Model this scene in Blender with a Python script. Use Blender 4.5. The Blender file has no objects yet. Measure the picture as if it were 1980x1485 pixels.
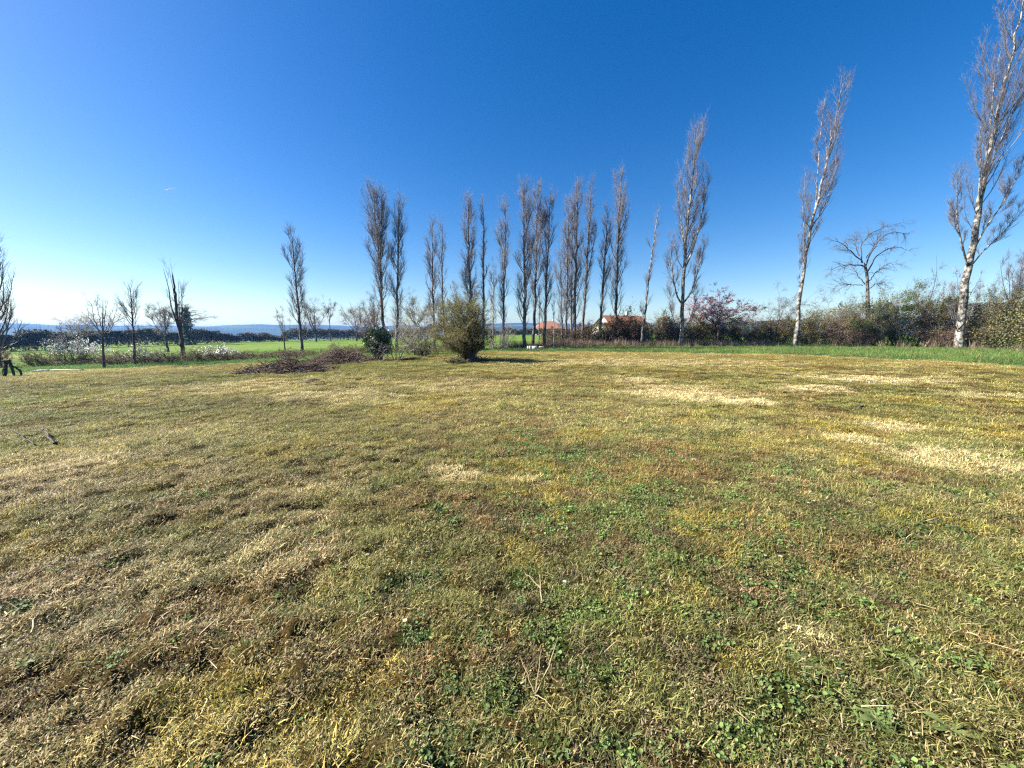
import bpy, math, random
import numpy as np

SC = bpy.context.scene
COL = SC.collection

# ------------------------------------------------------------------ camera, sky, sun, exposure
F_PX, CX, CY = 700.0, 990.0, 742.5          # focal length and centre in photo pixels (1980 x 1485)
PITCH = math.radians(8.17)
EYE = 1.6
cam_d = bpy.data.cameras.new('camera')
cam = bpy.data.objects.new('camera', cam_d)
COL.objects.link(cam)
cam.location = (0, 0, EYE)
cam.rotation_euler = (math.radians(90) - PITCH, 0, 0)
cam_d.sensor_width = 36.0
cam_d.sensor_fit = 'HORIZONTAL'
cam_d.lens = F_PX / 1980.0 * 36.0
cam_d.clip_start = 0.05
cam_d.clip_end = 60000
SC.camera = cam

SUN_EL = math.radians(37)
SUN_AZ = math.radians(-88)                   # clockwise from +Y: the sun stands to the left
world = bpy.data.worlds.new('World')
SC.world = world
world.use_nodes = True
wn = world.node_tree
for n in list(wn.nodes):
    wn.nodes.remove(n)
w_out = wn.nodes.new('ShaderNodeOutputWorld')
w_bg = wn.nodes.new('ShaderNodeBackground')
w_sky = wn.nodes.new('ShaderNodeTexSky')
w_sky.sky_type = 'NISHITA'
w_sky.sun_disc = False
w_sky.sun_elevation = SUN_EL
w_sky.sun_rotation = SUN_AZ
w_sky.altitude = 150
w_sky.air_density = 1.0
w_sky.dust_density = 0.6
w_sky.ozone_density = 2.5
w_hsv = wn.nodes.new('ShaderNodeHueSaturation')
w_hsv.inputs['Hue'].default_value = 0.508
w_hsv.inputs['Saturation'].default_value = 1.44
w_hsv.inputs['Value'].default_value = 1.0
w_bg.inputs['Strength'].default_value = 0.046
wn.links.new(w_sky.outputs[0], w_hsv.inputs['Color'])
wn.links.new(w_hsv.outputs[0], w_bg.inputs['Color'])
wn.links.new(w_bg.outputs[0], w_out.inputs['Surface'])

sun_d = bpy.data.lights.new('sun', 'SUN')
sun_d.energy = 5.0
sun_d.angle = math.radians(0.53)
sun_d.color = (1.0, 0.95, 0.86)
sun = bpy.data.objects.new('sun', sun_d)
COL.objects.link(sun)
sun.rotation_euler = (math.radians(90) - SUN_EL, 0, math.pi - SUN_AZ)

SC.view_settings.view_transform = 'Standard'
SC.view_settings.look = 'None'
SC.view_settings.exposure = 1.9
SC.view_settings.gamma = 1.0
SC.view_settings.use_curve_mapping = False
SC.render.engine = 'CYCLES'
SC.cycles.use_denoising = False
SC.cycles.use_adaptive_sampling = False
SC.cycles.max_bounces = 5
SC.cycles.diffuse_bounces = 2
SC.cycles.glossy_bounces = 1
SC.cycles.transmission_bounces = 2
SC.cycles.transparent_max_bounces = 4
SC.cycles.volume_bounces = 0
SC.cycles.sample_clamp_indirect = 4.0
SC.cycles.filter_width = 1.3

# ------------------------------------------------------------------ helpers: numbers
def norm(a):
    return a / np.maximum(np.linalg.norm(a, axis=-1, keepdims=True), 1e-9)

def sstep(a, b, x):
    t = np.clip((x - a) / (b - a), 0, 1)
    return t * t * (3 - 2 * t)

def _hash(ix, iy, seed):
    h = (ix.astype(np.int64) * 374761393 + iy.astype(np.int64) * 668265263 + seed * 974634777) & 0xffffffff
    h = ((h ^ (h >> 13)) * 1274126177) & 0xffffffff
    h = (h ^ (h >> 16)) & 0xffffffff
    return h.astype(np.float64) / 4294967295.0

def vnoise(x, y, seed=0):
    ix, iy = np.floor(x), np.floor(y)
    fx, fy = x - ix, y - iy
    fx = fx * fx * fx * (fx * (fx * 6 - 15) + 10)
    fy = fy * fy * fy * (fy * (fy * 6 - 15) + 10)
    ix, iy = ix.astype(np.int64), iy.astype(np.int64)
    a, b = _hash(ix, iy, seed), _hash(ix + 1, iy, seed)
    c, d = _hash(ix, iy + 1, seed), _hash(ix + 1, iy + 1, seed)
    return (a * (1 - fx) + b * fx) * (1 - fy) + (c * (1 - fx) + d * fx) * fy

def fbm(x, y, seed=0, octaves=4):
    s, amp, tot = 0, 1.0, 0
    for o in range(octaves):
        ca, sa = math.cos(o * 0.9 + 0.4), math.sin(o * 0.9 + 0.4)
        xr, yr = (x * ca - y * sa) * 2 ** o, (x * sa + y * ca) * 2 ** o
        s = s + amp * vnoise(xr + 17.3 * o, yr - 9.1 * o, seed + o * 7)
        tot += amp
        amp *= 0.5
    return s / tot

# ------------------------------------------------------------------ the lie of the land
def land(x, y):
    """height of the ground without its small bumps: level lawn, falling away to the left, hills far off"""
    w = np.maximum(0, -x - 3.0)
    z = -2.5 * (1 - np.exp(-w * w / (w + 6.0) * 0.042 / 2.5))
    r = np.hypot(x, y)
    left = sstep(40, -400, x)
    z = z - sstep(160, 900, r) * (24 * left + 3)
    ridge = 30 + 56 * fbm(x / 700.0 + 3.1, y / 700.0, 5, 4)
    z = z + sstep(1000, 2300, r) * ridge
    return z

def relief(x, y):
    """small bumps of the near ground: hoof-marked on the left, gentle elsewhere"""
    r = np.hypot(x, y)
    hoof = sstep(0.8, -1.6, x) * sstep(9, 4, r)
    b = (fbm(x * 6.5, y * 8.5, 11, 3) - 0.5) * (0.05 + 0.10 * hoof)
    b = b + (fbm(x * 9.5, y * 11.5, 17, 2) - 0.5) * (0.03 + 0.03 * hoof) * sstep(9, 5, r)
    b = b + (fbm(x * 1.6, y * 2.6, 19, 3) - 0.5) * 0.16 * sstep(5, 10, r) * sstep(40, 25, r)
    ridg = 1 - np.abs(2 * fbm(x * 2.1 + 5, y * 3.4 + 1, 23, 2) - 1)
    b = b + (ridg - 0.7) * 0.035 * hoof
    b = b + (fbm(x * 0.35, y * 0.35, 31, 3) - 0.5) * 0.16 * sstep(2, 8, r)
    return b * sstep(120, 50, r)

def height(x, y):
    return land(x, y) + relief(x, y)

SP, CP = math.sin(PITCH), math.cos(PITCH)
def ray(px, py):
    u, v = (px - CX) / F_PX, (CY - py) / F_PX
    return np.array([u, CP + v * SP, -SP + v * CP])

def spot(px, py, far=400.0):
    """the point of the ground seen in the photo at this pixel"""
    d = ray(px, py)
    t = 0.8
    last = t
    while t < far:
        if EYE + d[2] * t < float(land(np.array(d[0] * t), np.array(d[1] * t))):
            break
        last = t
        t *= 1.02
    lo, hi = last, t
    for _ in range(24):
        m = 0.5 * (lo + hi)
        if EYE + d[2] * m < float(land(np.array(d[0] * m), np.array(d[1] * m))):
            hi = m
        else:
            lo = m
    return np.array([d[0] * lo, d[1] * lo, EYE + d[2] * lo])

def at(px, py, Y):
    """the point of the upright plane y = Y seen at this pixel"""
    d = ray(px, py)
    t = Y / d[1]
    return np.array([d[0] * t, Y, EYE + d[2] * t])

def foot(px, Y):
    """ground point at forward distance Y under pixel column px"""
    z = 0.0
    for _ in range(6):
        X = (px - CX) / F_PX * (Y * CP + (EYE - z) * SP)
        z = float(height(np.array(X), np.array(Y)))
    return np.array([X, Y, z])

# ------------------------------------------------------------------ helpers: meshes and objects
class MB:
    """gathers vertices and faces, then links them as one mesh object"""
    def __init__(self):
        self.V, self.T, self.Q, self.A, self.n = [], [], [], [], 0
    def add(self, V, T=None, Q=None, v=None):
        V = np.asarray(V, float).reshape(-1, 3)
        if T is not None and len(T):
            self.T.append(np.asarray(T, np.int64).reshape(-1, 3) + self.n)
        if Q is not None and len(Q):
            self.Q.append(np.asarray(Q, np.int64).reshape(-1, 4) + self.n)
        self.V.append(V)
        self.A.append(np.full(len(V), 0.5) if v is None else np.broadcast_to(np.asarray(v, float), (len(V),)))
        self.n += len(V)
        return self
    def mesh(self, name, mat, smooth=False):
        me = bpy.data.meshes.new(name)
        V = np.concatenate(self.V) if self.V else np.zeros((0, 3))
        T = np.concatenate(self.T) if self.T else np.zeros((0, 3), np.int64)
        Q = np.concatenate(self.Q) if self.Q else np.zeros((0, 4), np.int64)
        fill_mesh(me, V, T, Q, smooth)
        a = me.attributes.new('v', 'FLOAT', 'POINT')
        a.data.foreach_set('value', np.concatenate(self.A).astype(np.float32))
        me.materials.append(mat)
        return me
    def build(self, name, mat, parent=None, smooth=False, loc=None):
        me = self.mesh(name, mat, smooth)
        o = bpy.data.objects.new(name, me)
        COL.objects.link(o)
        if parent is not None:
            o.parent = parent
        if loc is not None:
            o.location = loc
        return o

def fill_mesh(me, V, T, Q, smooth=False):
    nt, nq = len(T), len(Q)
    me.vertices.add(len(V))
    me.vertices.foreach_set('co', np.ascontiguousarray(V, np.float32).ravel())
    me.loops.add(nt * 3 + nq * 4)
    me.loops.foreach_set('vertex_index', np.concatenate([T.ravel(), Q.ravel()]).astype(np.int32))
    me.polygons.add(nt + nq)
    st = np.concatenate([np.arange(nt) * 3, nt * 3 + np.arange(nq) * 4]).astype(np.int32)
    me.polygons.foreach_set('loop_start', st)
    if smooth:
        me.polygons.foreach_set('use_smooth', np.ones(nt + nq, bool))
    me.update(calc_edges=True)

def tag(o, label=None, cat=None, group=None, kind=None):
    if label: o['label'] = label
    if cat: o['category'] = cat
    if group: o['group'] = group
    if kind: o['kind'] = kind
    return o

def thing(name, label, cat, loc=(0, 0, 0), group=None):
    o = bpy.data.objects.new(name, None)
    COL.objects.link(o)
    o.location = loc
    return tag(o, label, cat, group)

def box(mb, c, s, rz=0.0, v=0.5, rx=0.0, jitter=0.0, rng=None, bev=0.0):
    """a box with chamfered upright edges and top when bev > 0"""
    hx, hy, hz = s[0] / 2, s[1] / 2, s[2] / 2
    if bev <= 0:
        P = np.array([[sx * hx, sy * hy, sz * hz] for sz in (-1, 1) for sx, sy in ((-1, -1), (1, -1), (1, 1), (-1, 1))])
        Q = [[3, 2, 1, 0], [4, 5, 6, 7], [0, 1, 5, 4], [1, 2, 6, 5], [2, 3, 7, 6], [3, 0, 4, 7]]
    else:
        rings = []
        for z, ins in ((-hz, 0), (hz - bev, 0), (hz, bev)):
            a, b = hx - ins, hy - ins
            rings.append([[-a + bev, -b, z], [a - bev, -b, z], [a, -b + bev, z], [a, b - bev, z], [a - bev, b, z], [-a + bev, b, z], [-a, b - bev, z], [-a, -b + bev, z]])
        P = np.array(rings).reshape(-1, 3)
        Q = [[k * 8 + i, k * 8 + (i + 1) % 8, k * 8 + 8 + (i + 1) % 8, k * 8 + 8 + i] for k in range(2) for i in range(8)]
        Q += [[16, 17, 18, 19], [16, 19, 20, 23], [20, 21, 22, 23]]
    if jitter and rng is not None:
        P = P + rng.normal(size=P.shape) * jitter
    cx, sx = math.cos(rx), math.sin(rx)
    P = np.stack([P[:, 0], P[:, 1] * cx - P[:, 2] * sx, P[:, 1] * sx + P[:, 2] * cx], 1)
    cz, sz = math.cos(rz), math.sin(rz)
    P = np.stack([P[:, 0] * cz - P[:, 1] * sz, P[:, 0] * sz + P[:, 1] * cz, P[:, 2]], 1) + np.asarray(c, float)
    return mb.add(P, Q=Q, v=v)

def tubes(mb, P, R, sides=3, tip=True, v=None, rng=None):
    """N limbs of K points each as tapered tubes"""
    P = np.asarray(P, float)
    N, K = P.shape[:2]
    if N == 0:
        return mb
    R = np.broadcast_to(np.asarray(R, float), (N, K))
    tan = np.empty_like(P)
    tan[:, 1:-1] = P[:, 2:] - P[:, :-2]
    tan[:, 0] = P[:, 1] - P[:, 0]
    tan[:, -1] = P[:, -1] - P[:, -2]
    tan = norm(tan)
    ref = np.array([0.31, 0.83, 0.46]) * np.ones_like(tan)
    bad = np.abs((tan * ref).sum(-1)) > 0.95
    ref[bad] = (0.9, -0.3, 0.2)
    u = norm(np.cross(tan, ref))
    w = np.cross(tan, u)
    kk = K - 1 if tip else K
    ang = np.arange(sides) * 2 * math.pi / sides
    ring = P[:, :kk, None] + R[:, :kk, None, None] * (np.cos(ang)[:, None] * u[:, :kk, None] + np.sin(ang)[:, None] * w[:, :kk, None])
    per = kk * sides + (1 if tip else 0)
    V = np.empty((N, per, 3))
    V[:, :kk * sides] = ring.reshape(N, kk * sides, 3)
    if tip:
        V[:, -1] = P[:, -1]
    base = (np.arange(N) * per)[:, None]
    i = np.arange(sides)
    j = (i + 1) % sides
    Q = []
    for k in range(kk - 1):
        q = np.stack([k * sides + i, k * sides + j, (k + 1) * sides + j, (k + 1) * sides + i], 1)
        Q.append((base[:, :, None] + q[None]).reshape(-1, 4))
    T = []
    if tip:
        t = np.stack([(kk - 1) * sides + i, (kk - 1) * sides + j, np.full(sides, per - 1)], 1)
        T.append((base[:, :, None] + t[None]).reshape(-1, 3))
    if v is None:
        v = (rng or np.random.default_rng(1)).random(N)
    vv = np.repeat(np.broadcast_to(np.asarray(v, float), (N,)), per)
    return mb.add(V.reshape(-1, 3), np.concatenate(T) if T else None, np.concatenate(Q) if Q else None, vv)

def grow(rng, PP, PR, idx, t, ang, L, K, up=0.0, wig=0.1, r=None, taper=0.3, side=None, rk=0.6):
    """limbs that leave their parents PP[idx] at the share t, at an angle, and bend up (or down)"""
    N, k = len(idx), PP.shape[1]
    s = np.clip(t, 0, 0.999) * (k - 1)
    i0 = np.minimum(s.astype(int), k - 2)
    f = (s - i0)[:, None]
    base = PP[idx, i0] * (1 - f) + PP[idx, i0 + 1] * f
    tan = norm(PP[idx, i0 + 1] - PP[idx, i0])
    pr = PR[idx, i0] * (1 - f[:, 0]) + PR[idx, i0 + 1] * f[:, 0]
    rv = rng.normal(size=(N, 3))
    if side is not None:
        rv = rv * 0.8 + np.asarray(side, float)
    perp = norm(rv - (rv * tan).sum(1)[:, None] * tan)
    ang = np.broadcast_to(ang, (N,))
    d = norm(np.cos(ang)[:, None] * tan + np.sin(ang)[:, None] * perp)
    L = np.broadcast_to(L, (N,))
    step = (L / (K - 1))[:, None]
    P = np.empty((N, K, 3))
    P[:, 0] = base
    for q in range(1, K):
        d = norm(d + np.array([0, 0, up]) + wig * rng.normal(size=(N, 3)))
        P[:, q] = P[:, q - 1] + d * step
    r0 = np.minimum(np.broadcast_to(r, (N,)), pr * rk + 0.0015) if r is not None else pr * rk
    R = r0[:, None] * np.linspace(1, taper, K)[None]
    return P, R

def leaves(mb, rng, C, size, flat=0.3, asp=0.55, v=None, droop=0.0):
    """a diamond-shaped, slightly folded leaf at each point of C"""
    N = len(C)
    if N == 0:
        return mb
    nrm = norm(rng.normal(size=(N, 3)) + np.array([0, 0, flat * 3]))
    a = rng.normal(size=(N, 3)) + np.array([0, 0, -droop])
    a = norm(a - (a * nrm).sum(1)[:, None] * nrm)
    b = np.cross(nrm, a)
    s = (np.broadcast_to(size, (N,)) * rng.uniform(0.6, 1.3, N))[:, None]
    V = np.empty((N, 4, 3))
    V[:, 0] = C - a * s * 0.5
    V[:, 1] = C + b * s * asp * 0.5 + nrm * s * 0.08
    V[:, 2] = C + a * s * 0.5
    V[:, 3] = C - b * s * asp * 0.5 + nrm * s * 0.08
    Q = np.arange(N * 4).reshape(N, 4)
    vv = rng.random(N) if v is None else np.broadcast_to(v, (N,))
    return mb.add(V.reshape(-1, 3), Q=Q, v=np.repeat(vv, 4))

def along(rng, P, n, t0=0.2, t1=1.0, jit=0.0):
    """n random points on the limbs P"""
    idx = rng.integers(0, len(P), n)
    t = rng.uniform(t0, t1, n) * (P.shape[1] - 1)
    i0 = np.minimum(t.astype(int), P.shape[1] - 2)
    f = (t - i0)[:, None]
    C = P[idx, i0] * (1 - f) + P[idx, i0 + 1] * f
    return C + rng.normal(size=C.shape) * jit

# ------------------------------------------------------------------ materials
def new_mat(name):
    m = bpy.data.materials.new(name)
    m.use_nodes = True
    nt = m.node_tree
    for n in list(nt.nodes):
        nt.nodes.remove(n)
    return m, nt, nt.nodes.new('ShaderNodeOutputMaterial')

def node(nt, typ, ins=None, **kw):
    n = nt.nodes.new(typ)
    for k, val in kw.items():
        setattr(n, k, val)
    for k, val in (ins or {}).items():
        if isinstance(val, bpy.types.NodeSocket):
            nt.links.new(val, n.inputs[k])
        else:
            n.inputs[k].default_value = val
    return n

def rgb(c):
    return (c[0], c[1], c[2], 1.0)

def ramp(nt, fac, stops):
    r = nt.nodes.new('ShaderNodeValToRGB')
    e = r.color_ramp.elements
    while len(e) < len(stops):
        e.new(0.5)
    for i, (p, c) in enumerate(stops):
        e[i].position = p
        e[i].color = rgb(c)
    nt.links.new(fac, r.inputs[0])
    return r.outputs[0]

def mixc(nt, fac, a, b, mode='MIX'):
    m = nt.nodes.new('ShaderNodeMix')
    m.data_type = 'RGBA'
    m.blend_type = mode
    for sock, val in ((m.inputs[0], fac), (m.inputs[6], a), (m.inputs[7], b)):
        if isinstance(val, bpy.types.NodeSocket):
            nt.links.new(val, sock)
        else:
            sock.default_value = rgb(val) if isinstance(val, tuple) else val
    return m.outputs[2]

def leaf_mat(name, stops, rough=0.6, trans=0.35, spec=0.2):
    """leaves and twigs coloured piece by piece from their own random number"""
    m, nt, out = new_mat(name)
    a = node(nt, 'ShaderNodeAttribute', attribute_name='v')
    c = ramp(nt, a.outputs['Fac'], stops)
    p = node(nt, 'ShaderNodeBsdfPrincipled', {'Base Color': c, 'Roughness': rough, 'Specular IOR Level': spec})
    if trans > 0:
        t = node(nt, 'ShaderNodeBsdfTranslucent', {'Color': c})
        mx = node(nt, 'ShaderNodeMixShader', {0: trans, 1: p.outputs[0], 2: t.outputs[0]})
        nt.links.new(mx.outputs[0], out.inputs[0])
    else:
        nt.links.new(p.outputs[0], out.inputs[0])
    return m

def bark_mat(name, light, dark, scale=3.0, stretch=4.0, amount=0.5, rough=0.85):
    """plates of dark bark over lighter bark, rings across the stem"""
    m, nt, out = new_mat(name)
    co = node(nt, 'ShaderNodeTexCoord')
    mp = node(nt, 'ShaderNodeMapping', {'Vector': co.outputs['Object'], 'Scale': (scale, scale, scale * stretch)})
    n1 = node(nt, 'ShaderNodeTexNoise', {'Vector': mp.outputs[0], 'Scale': 1.0, 'Detail': 5.0, 'Roughness': 0.65})
    n2 = node(nt, 'ShaderNodeTexNoise', {'Vector': co.outputs['Object'], 'Scale': scale * 6, 'Detail': 4.0})
    f = ramp(nt, n1.outputs['Fac'], [(amount - 0.08, (0, 0, 0)), (amount + 0.08, (1, 1, 1))])
    c = mixc(nt, f, dark, light)
    g = ramp(nt, n2.outputs['Fac'], [(0.3, (0.55, 0.55, 0.55)), (0.7, (1.15, 1.15, 1.15))])
    c = mixc(nt, 1.0, c, g, 'MULTIPLY')
    b = node(nt, 'ShaderNodeBump', {'Height': n1.outputs['Fac'], 'Strength': 0.8, 'Distance': 0.03})
    p = node(nt, 'ShaderNodeBsdfPrincipled', {'Base Color': c, 'Roughness': rough, 'Specular IOR Level': 0.15, 'Normal': b.outputs[0]})
    nt.links.new(p.outputs[0], out.inputs[0])
    return m

def noise_mat(name, stops, scale=8.0, detail=6.0, rough=0.85, bump=0.3, dist=0.02, co='Object'):
    m, nt, out = new_mat(name)
    tc = node(nt, 'ShaderNodeTexCoord')
    n1 = node(nt, 'ShaderNodeTexNoise', {'Vector': tc.outputs[co], 'Scale': scale, 'Detail': detail, 'Roughness': 0.6})
    c = ramp(nt, n1.outputs['Fac'], stops)
    b = node(nt, 'ShaderNodeBump', {'Height': n1.outputs['Fac'], 'Strength': bump, 'Distance': dist})
    p = node(nt, 'ShaderNodeBsdfPrincipled', {'Base Color': c, 'Roughness': rough, 'Specular IOR Level': 0.2, 'Normal': b.outputs[0]})
    nt.links.new(p.outputs[0], out.inputs[0])
    return m

def ground_mat(name, fine=40.0, bump=0.6, lo=0.45, hi=1.45):
    """ground coloured by its own patches (attribute tint), with litter-sized grain"""
    m, nt, out = new_mat(name)
    a = node(nt, 'ShaderNodeAttribute', attribute_name='tint')
    g = node(nt, 'ShaderNodeNewGeometry')
    mp = node(nt, 'ShaderNodeMapping', {'Vector': g.outputs['Position'], 'Rotation': (0, 0, 0.5), 'Scale': (1, 1.8, 1)})
    n1 = node(nt, 'ShaderNodeTexNoise', {'Vector': mp.outputs[0], 'Scale': fine, 'Detail': 4.0, 'Roughness': 0.7})
    n2 = node(nt, 'ShaderNodeTexNoise', {'Vector': g.outputs['Position'], 'Scale': fine * 0.16, 'Detail': 4.0, 'Roughness': 0.7})
    k1 = ramp(nt, n1.outputs['Fac'], [(0.32, (lo, lo * 0.96, lo * 0.9)), (0.68, (hi, hi * 0.97, hi * 0.9))])
    k2 = ramp(nt, n2.outputs['Fac'], [(0.3, (0.72, 0.76, 0.68)), (0.7, (1.2, 1.14, 1.1))])
    c = mixc(nt, 1.0, a.outputs['Color'], k1, 'MULTIPLY')
    c = mixc(nt, 1.0, c, k2, 'MULTIPLY')
    b = node(nt, 'ShaderNodeBump', {'Height': n1.outputs['Fac'], 'Strength': bump, 'Distance': 0.05})
    p = node(nt, 'ShaderNodeBsdfPrincipled', {'Base Color': c, 'Roughness': 0.95, 'Specular IOR Level': 0.05, 'Normal': b.outputs[0]})
    nt.links.new(p.outputs[0], out.inputs[0])
    return m

def blade_mat(name, trans=0.3, lo=(0.45, 0.42, 0.38), hi=(1.6, 1.55, 1.5), shift=None, fshift=0.0):
    """grass: the colour of its patch (tint of the plant), lighter and darker from blade to blade; some blades of another hue"""
    m, nt, out = new_mat(name)
    t = node(nt, 'ShaderNodeAttribute', attribute_name='tint', attribute_type='INSTANCER')
    a = node(nt, 'ShaderNodeAttribute', attribute_name='v')
    k = ramp(nt, a.outputs['Fac'], [(0.0, lo), (0.5, (0.95, 0.95, 0.95)), (1.0, hi)])
    c = mixc(nt, 1.0, t.outputs['Color'], k, 'MULTIPLY')
    if shift is not None:
        fr = node(nt, 'ShaderNodeMath', {0: a.outputs['Fac'], 1: 7.13}, operation='MULTIPLY')
        fr = node(nt, 'ShaderNodeMath', {0: fr.outputs[0]}, operation='FRACT')
        fr = node(nt, 'ShaderNodeMath', {0: fr.outputs[0], 1: fshift}, operation='LESS_THAN')
        c = mixc(nt, fr.outputs[0], c, shift)
    d = node(nt, 'ShaderNodeBsdfPrincipled', {'Base Color': c, 'Roughness': 0.6, 'Specular IOR Level': 0.25})
    tr = node(nt, 'ShaderNodeBsdfTranslucent', {'Color': c})
    mx = node(nt, 'ShaderNodeMixShader', {0: trans, 1: d.outputs[0], 2: tr.outputs[0]})
    nt.links.new(mx.outputs[0], out.inputs[0])
    return m

M_BARK_POPLAR = bark_mat('poplar_bark', (0.38, 0.35, 0.30), (0.05, 0.045, 0.04), 3.2, 0.8, 0.52)
M_BARK_POPLAR_DARK = bark_mat('grey_poplar_bark', (0.20, 0.18, 0.16), (0.045, 0.04, 0.038), 3.2, 0.7, 0.50)
M_BARK_DARK = bark_mat('dark_bark', (0.13, 0.115, 0.10), (0.035, 0.03, 0.028), 4.0, 0.6, 0.5)
M_BARK_PALE = bark_mat('pale_bark', (0.46, 0.43, 0.37), (0.16, 0.14, 0.12), 6.0, 2.0, 0.42)
M_TWIG_POPLAR = leaf_mat('poplar_twigs', [(0.0, (0.035, 0.033, 0.04)), (0.55, (0.085, 0.08, 0.094)), (1.0, (0.165, 0.155, 0.165))], 0.6, 0.0, 0.3)
M_TWIG_GREY = leaf_mat('grey_twigs', [(0.0, (0.07, 0.06, 0.055)), (0.6, (0.17, 0.145, 0.125)), (1.0, (0.30, 0.26, 0.22))], 0.7, 0.0, 0.2)
M_TWIG_BROWN = leaf_mat('brown_twigs', [(0.0, (0.035, 0.025, 0.02)), (0.6, (0.11, 0.075, 0.055)), (1.0, (0.23, 0.16, 0.11))], 0.7, 0.0, 0.2)
M_TWIG_OLIVE = leaf_mat('olive_twigs', [(0.0, (0.04, 0.035, 0.015)), (0.5, (0.11, 0.095, 0.034)), (1.0, (0.23, 0.19, 0.075))], 0.65, 0.0, 0.25)
M_LEAF_EVERGREEN = leaf_mat('evergreen_leaves', [(0.0, (0.012, 0.03, 0.014)), (0.6, (0.03, 0.065, 0.025)), (1.0, (0.08, 0.12, 0.05))], 0.42, 0.15, 0.35)
M_LEAF_HEDGE = leaf_mat('hedge_leaves', [(0.0, (0.045, 0.045, 0.018)), (0.5, (0.12, 0.12, 0.04)), (0.85, (0.20, 0.18, 0.07)), (1.0, (0.30, 0.25, 0.13))], 0.6, 0.3)
M_LEAF_GREEN = leaf_mat('green_leaves', [(0.0, (0.035, 0.05, 0.014)), (0.5, (0.10, 0.135, 0.04)), (1.0, (0.21, 0.24, 0.09))], 0.55, 0.35)
M_LEAF_BROWN = leaf_mat('brown_leaves', [(0.0, (0.045, 0.028, 0.018)), (0.5, (0.14, 0.09, 0.055)), (1.0, (0.26, 0.18, 0.12))], 0.7, 0.2)
M_LEAF_RUST = leaf_mat('rusty_leaves', [(0.0, (0.07, 0.03, 0.018)), (0.5, (0.20, 0.09, 0.05)), (1.0, (0.34, 0.18, 0.10))], 0.7, 0.25)
M_LEAF_YELLOW = leaf_mat('young_leaves', [(0.0, (0.11, 0.12, 0.02)), (0.5, (0.22, 0.23, 0.05)), (1.0, (0.38, 0.38, 0.10))], 0.6, 0.4)
M_LEAF_OLIVE = leaf_mat('olive_buds', [(0.0, (0.06, 0.065, 0.013)), (0.5, (0.15, 0.16, 0.035)), (1.0, (0.31, 0.32, 0.08))], 0.6, 0.35)
M_LEAF_PALE = leaf_mat('pale_young_leaves', [(0.0, (0.13, 0.14, 0.05)), (0.5, (0.24, 0.25, 0.10)), (1.0, (0.36, 0.37, 0.18))], 0.6, 0.4)
M_BLOSSOM = leaf_mat('white_blossom', [(0.0, (0.55, 0.56, 0.52)), (1.0, (0.85, 0.85, 0.82))], 0.6, 0.5)
M_BLOSSOM_PINK = leaf_mat('pink_blossom', [(0.0, (0.32, 0.15, 0.19)), (0.6, (0.56, 0.38, 0.42)), (1.0, (0.72, 0.58, 0.60))], 0.6, 0.35)
M_STRAW = leaf_mat('dry_stalks', [(0.0, (0.16, 0.11, 0.06)), (0.6, (0.42, 0.32, 0.18)), (1.0, (0.66, 0.55, 0.36))], 0.55, 0.15, 0.3)
M_STICK = leaf_mat('dark_sticks', [(0.0, (0.03, 0.024, 0.022)), (0.6, (0.10, 0.08, 0.075)), (1.0, (0.24, 0.20, 0.18))], 0.75, 0.0, 0.2)

# ------------------------------------------------------------------ the ground: where lawn, verge and meadow lie
def poly_of(pixels):
    return np.array([spot(px, py)[:2] for px, py in pixels])

LAWN_EDGE = [(0, 728), (60, 721), (120, 717), (180, 713), (280, 710), (355, 707), (450, 704), (560, 701), (690, 692), (770, 689), (850, 685),
             (950, 681), (1010, 680), (1110, 680), (1200, 680), (1300, 681), (1380, 683), (1500, 685), (1600, 688), (1700, 692), (1800, 696), (1900, 702), (1980, 708)]
_le = poly_of(LAWN_EDGE)
LAWN = np.concatenate([[(-70, -40), (-70, 12)], _le, [(25.5, -40)]])
HEDGE_LINE = np.array([(1, 36.5), (5, 39.0), (12, 41.5), (22, 43.0), (31, 43.5), (40, 42.5), (45, 38.0), (44.5, 30), (43, 20), (43, -10), (43, -40)])
VERGE = np.concatenate([_le[12:], [(25.5, -40)], HEDGE_LINE[::-1], [(-2, 35.0)]])

def inside(P, x, y):
    r = np.zeros(x.shape, bool)
    n = len(P)
    for i in range(n):
        x0, y0 = P[i]
        x1, y1 = P[(i + 1) % n]
        c = ((y0 > y) != (y1 > y))
        with np.errstate(divide='ignore', invalid='ignore'):
            r ^= c & (x < (x1 - x0) * (y - y0) / (y1 - y0 + 1e-12) + x0)
    return r

def patch(px, py, rx, ry, kind, k=1.0):
    """a patch of the lawn as an ellipse on the ground"""
    c = spot(px, py)
    a = spot(px + rx, py)
    b0, b1 = spot(px, py - ry), spot(px, py + ry)
    return (c[0], c[1], max(0.04, abs(a[0] - c[0])), max(0.04, abs(b0[1] - b1[1]) / 2), kind, k)

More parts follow.
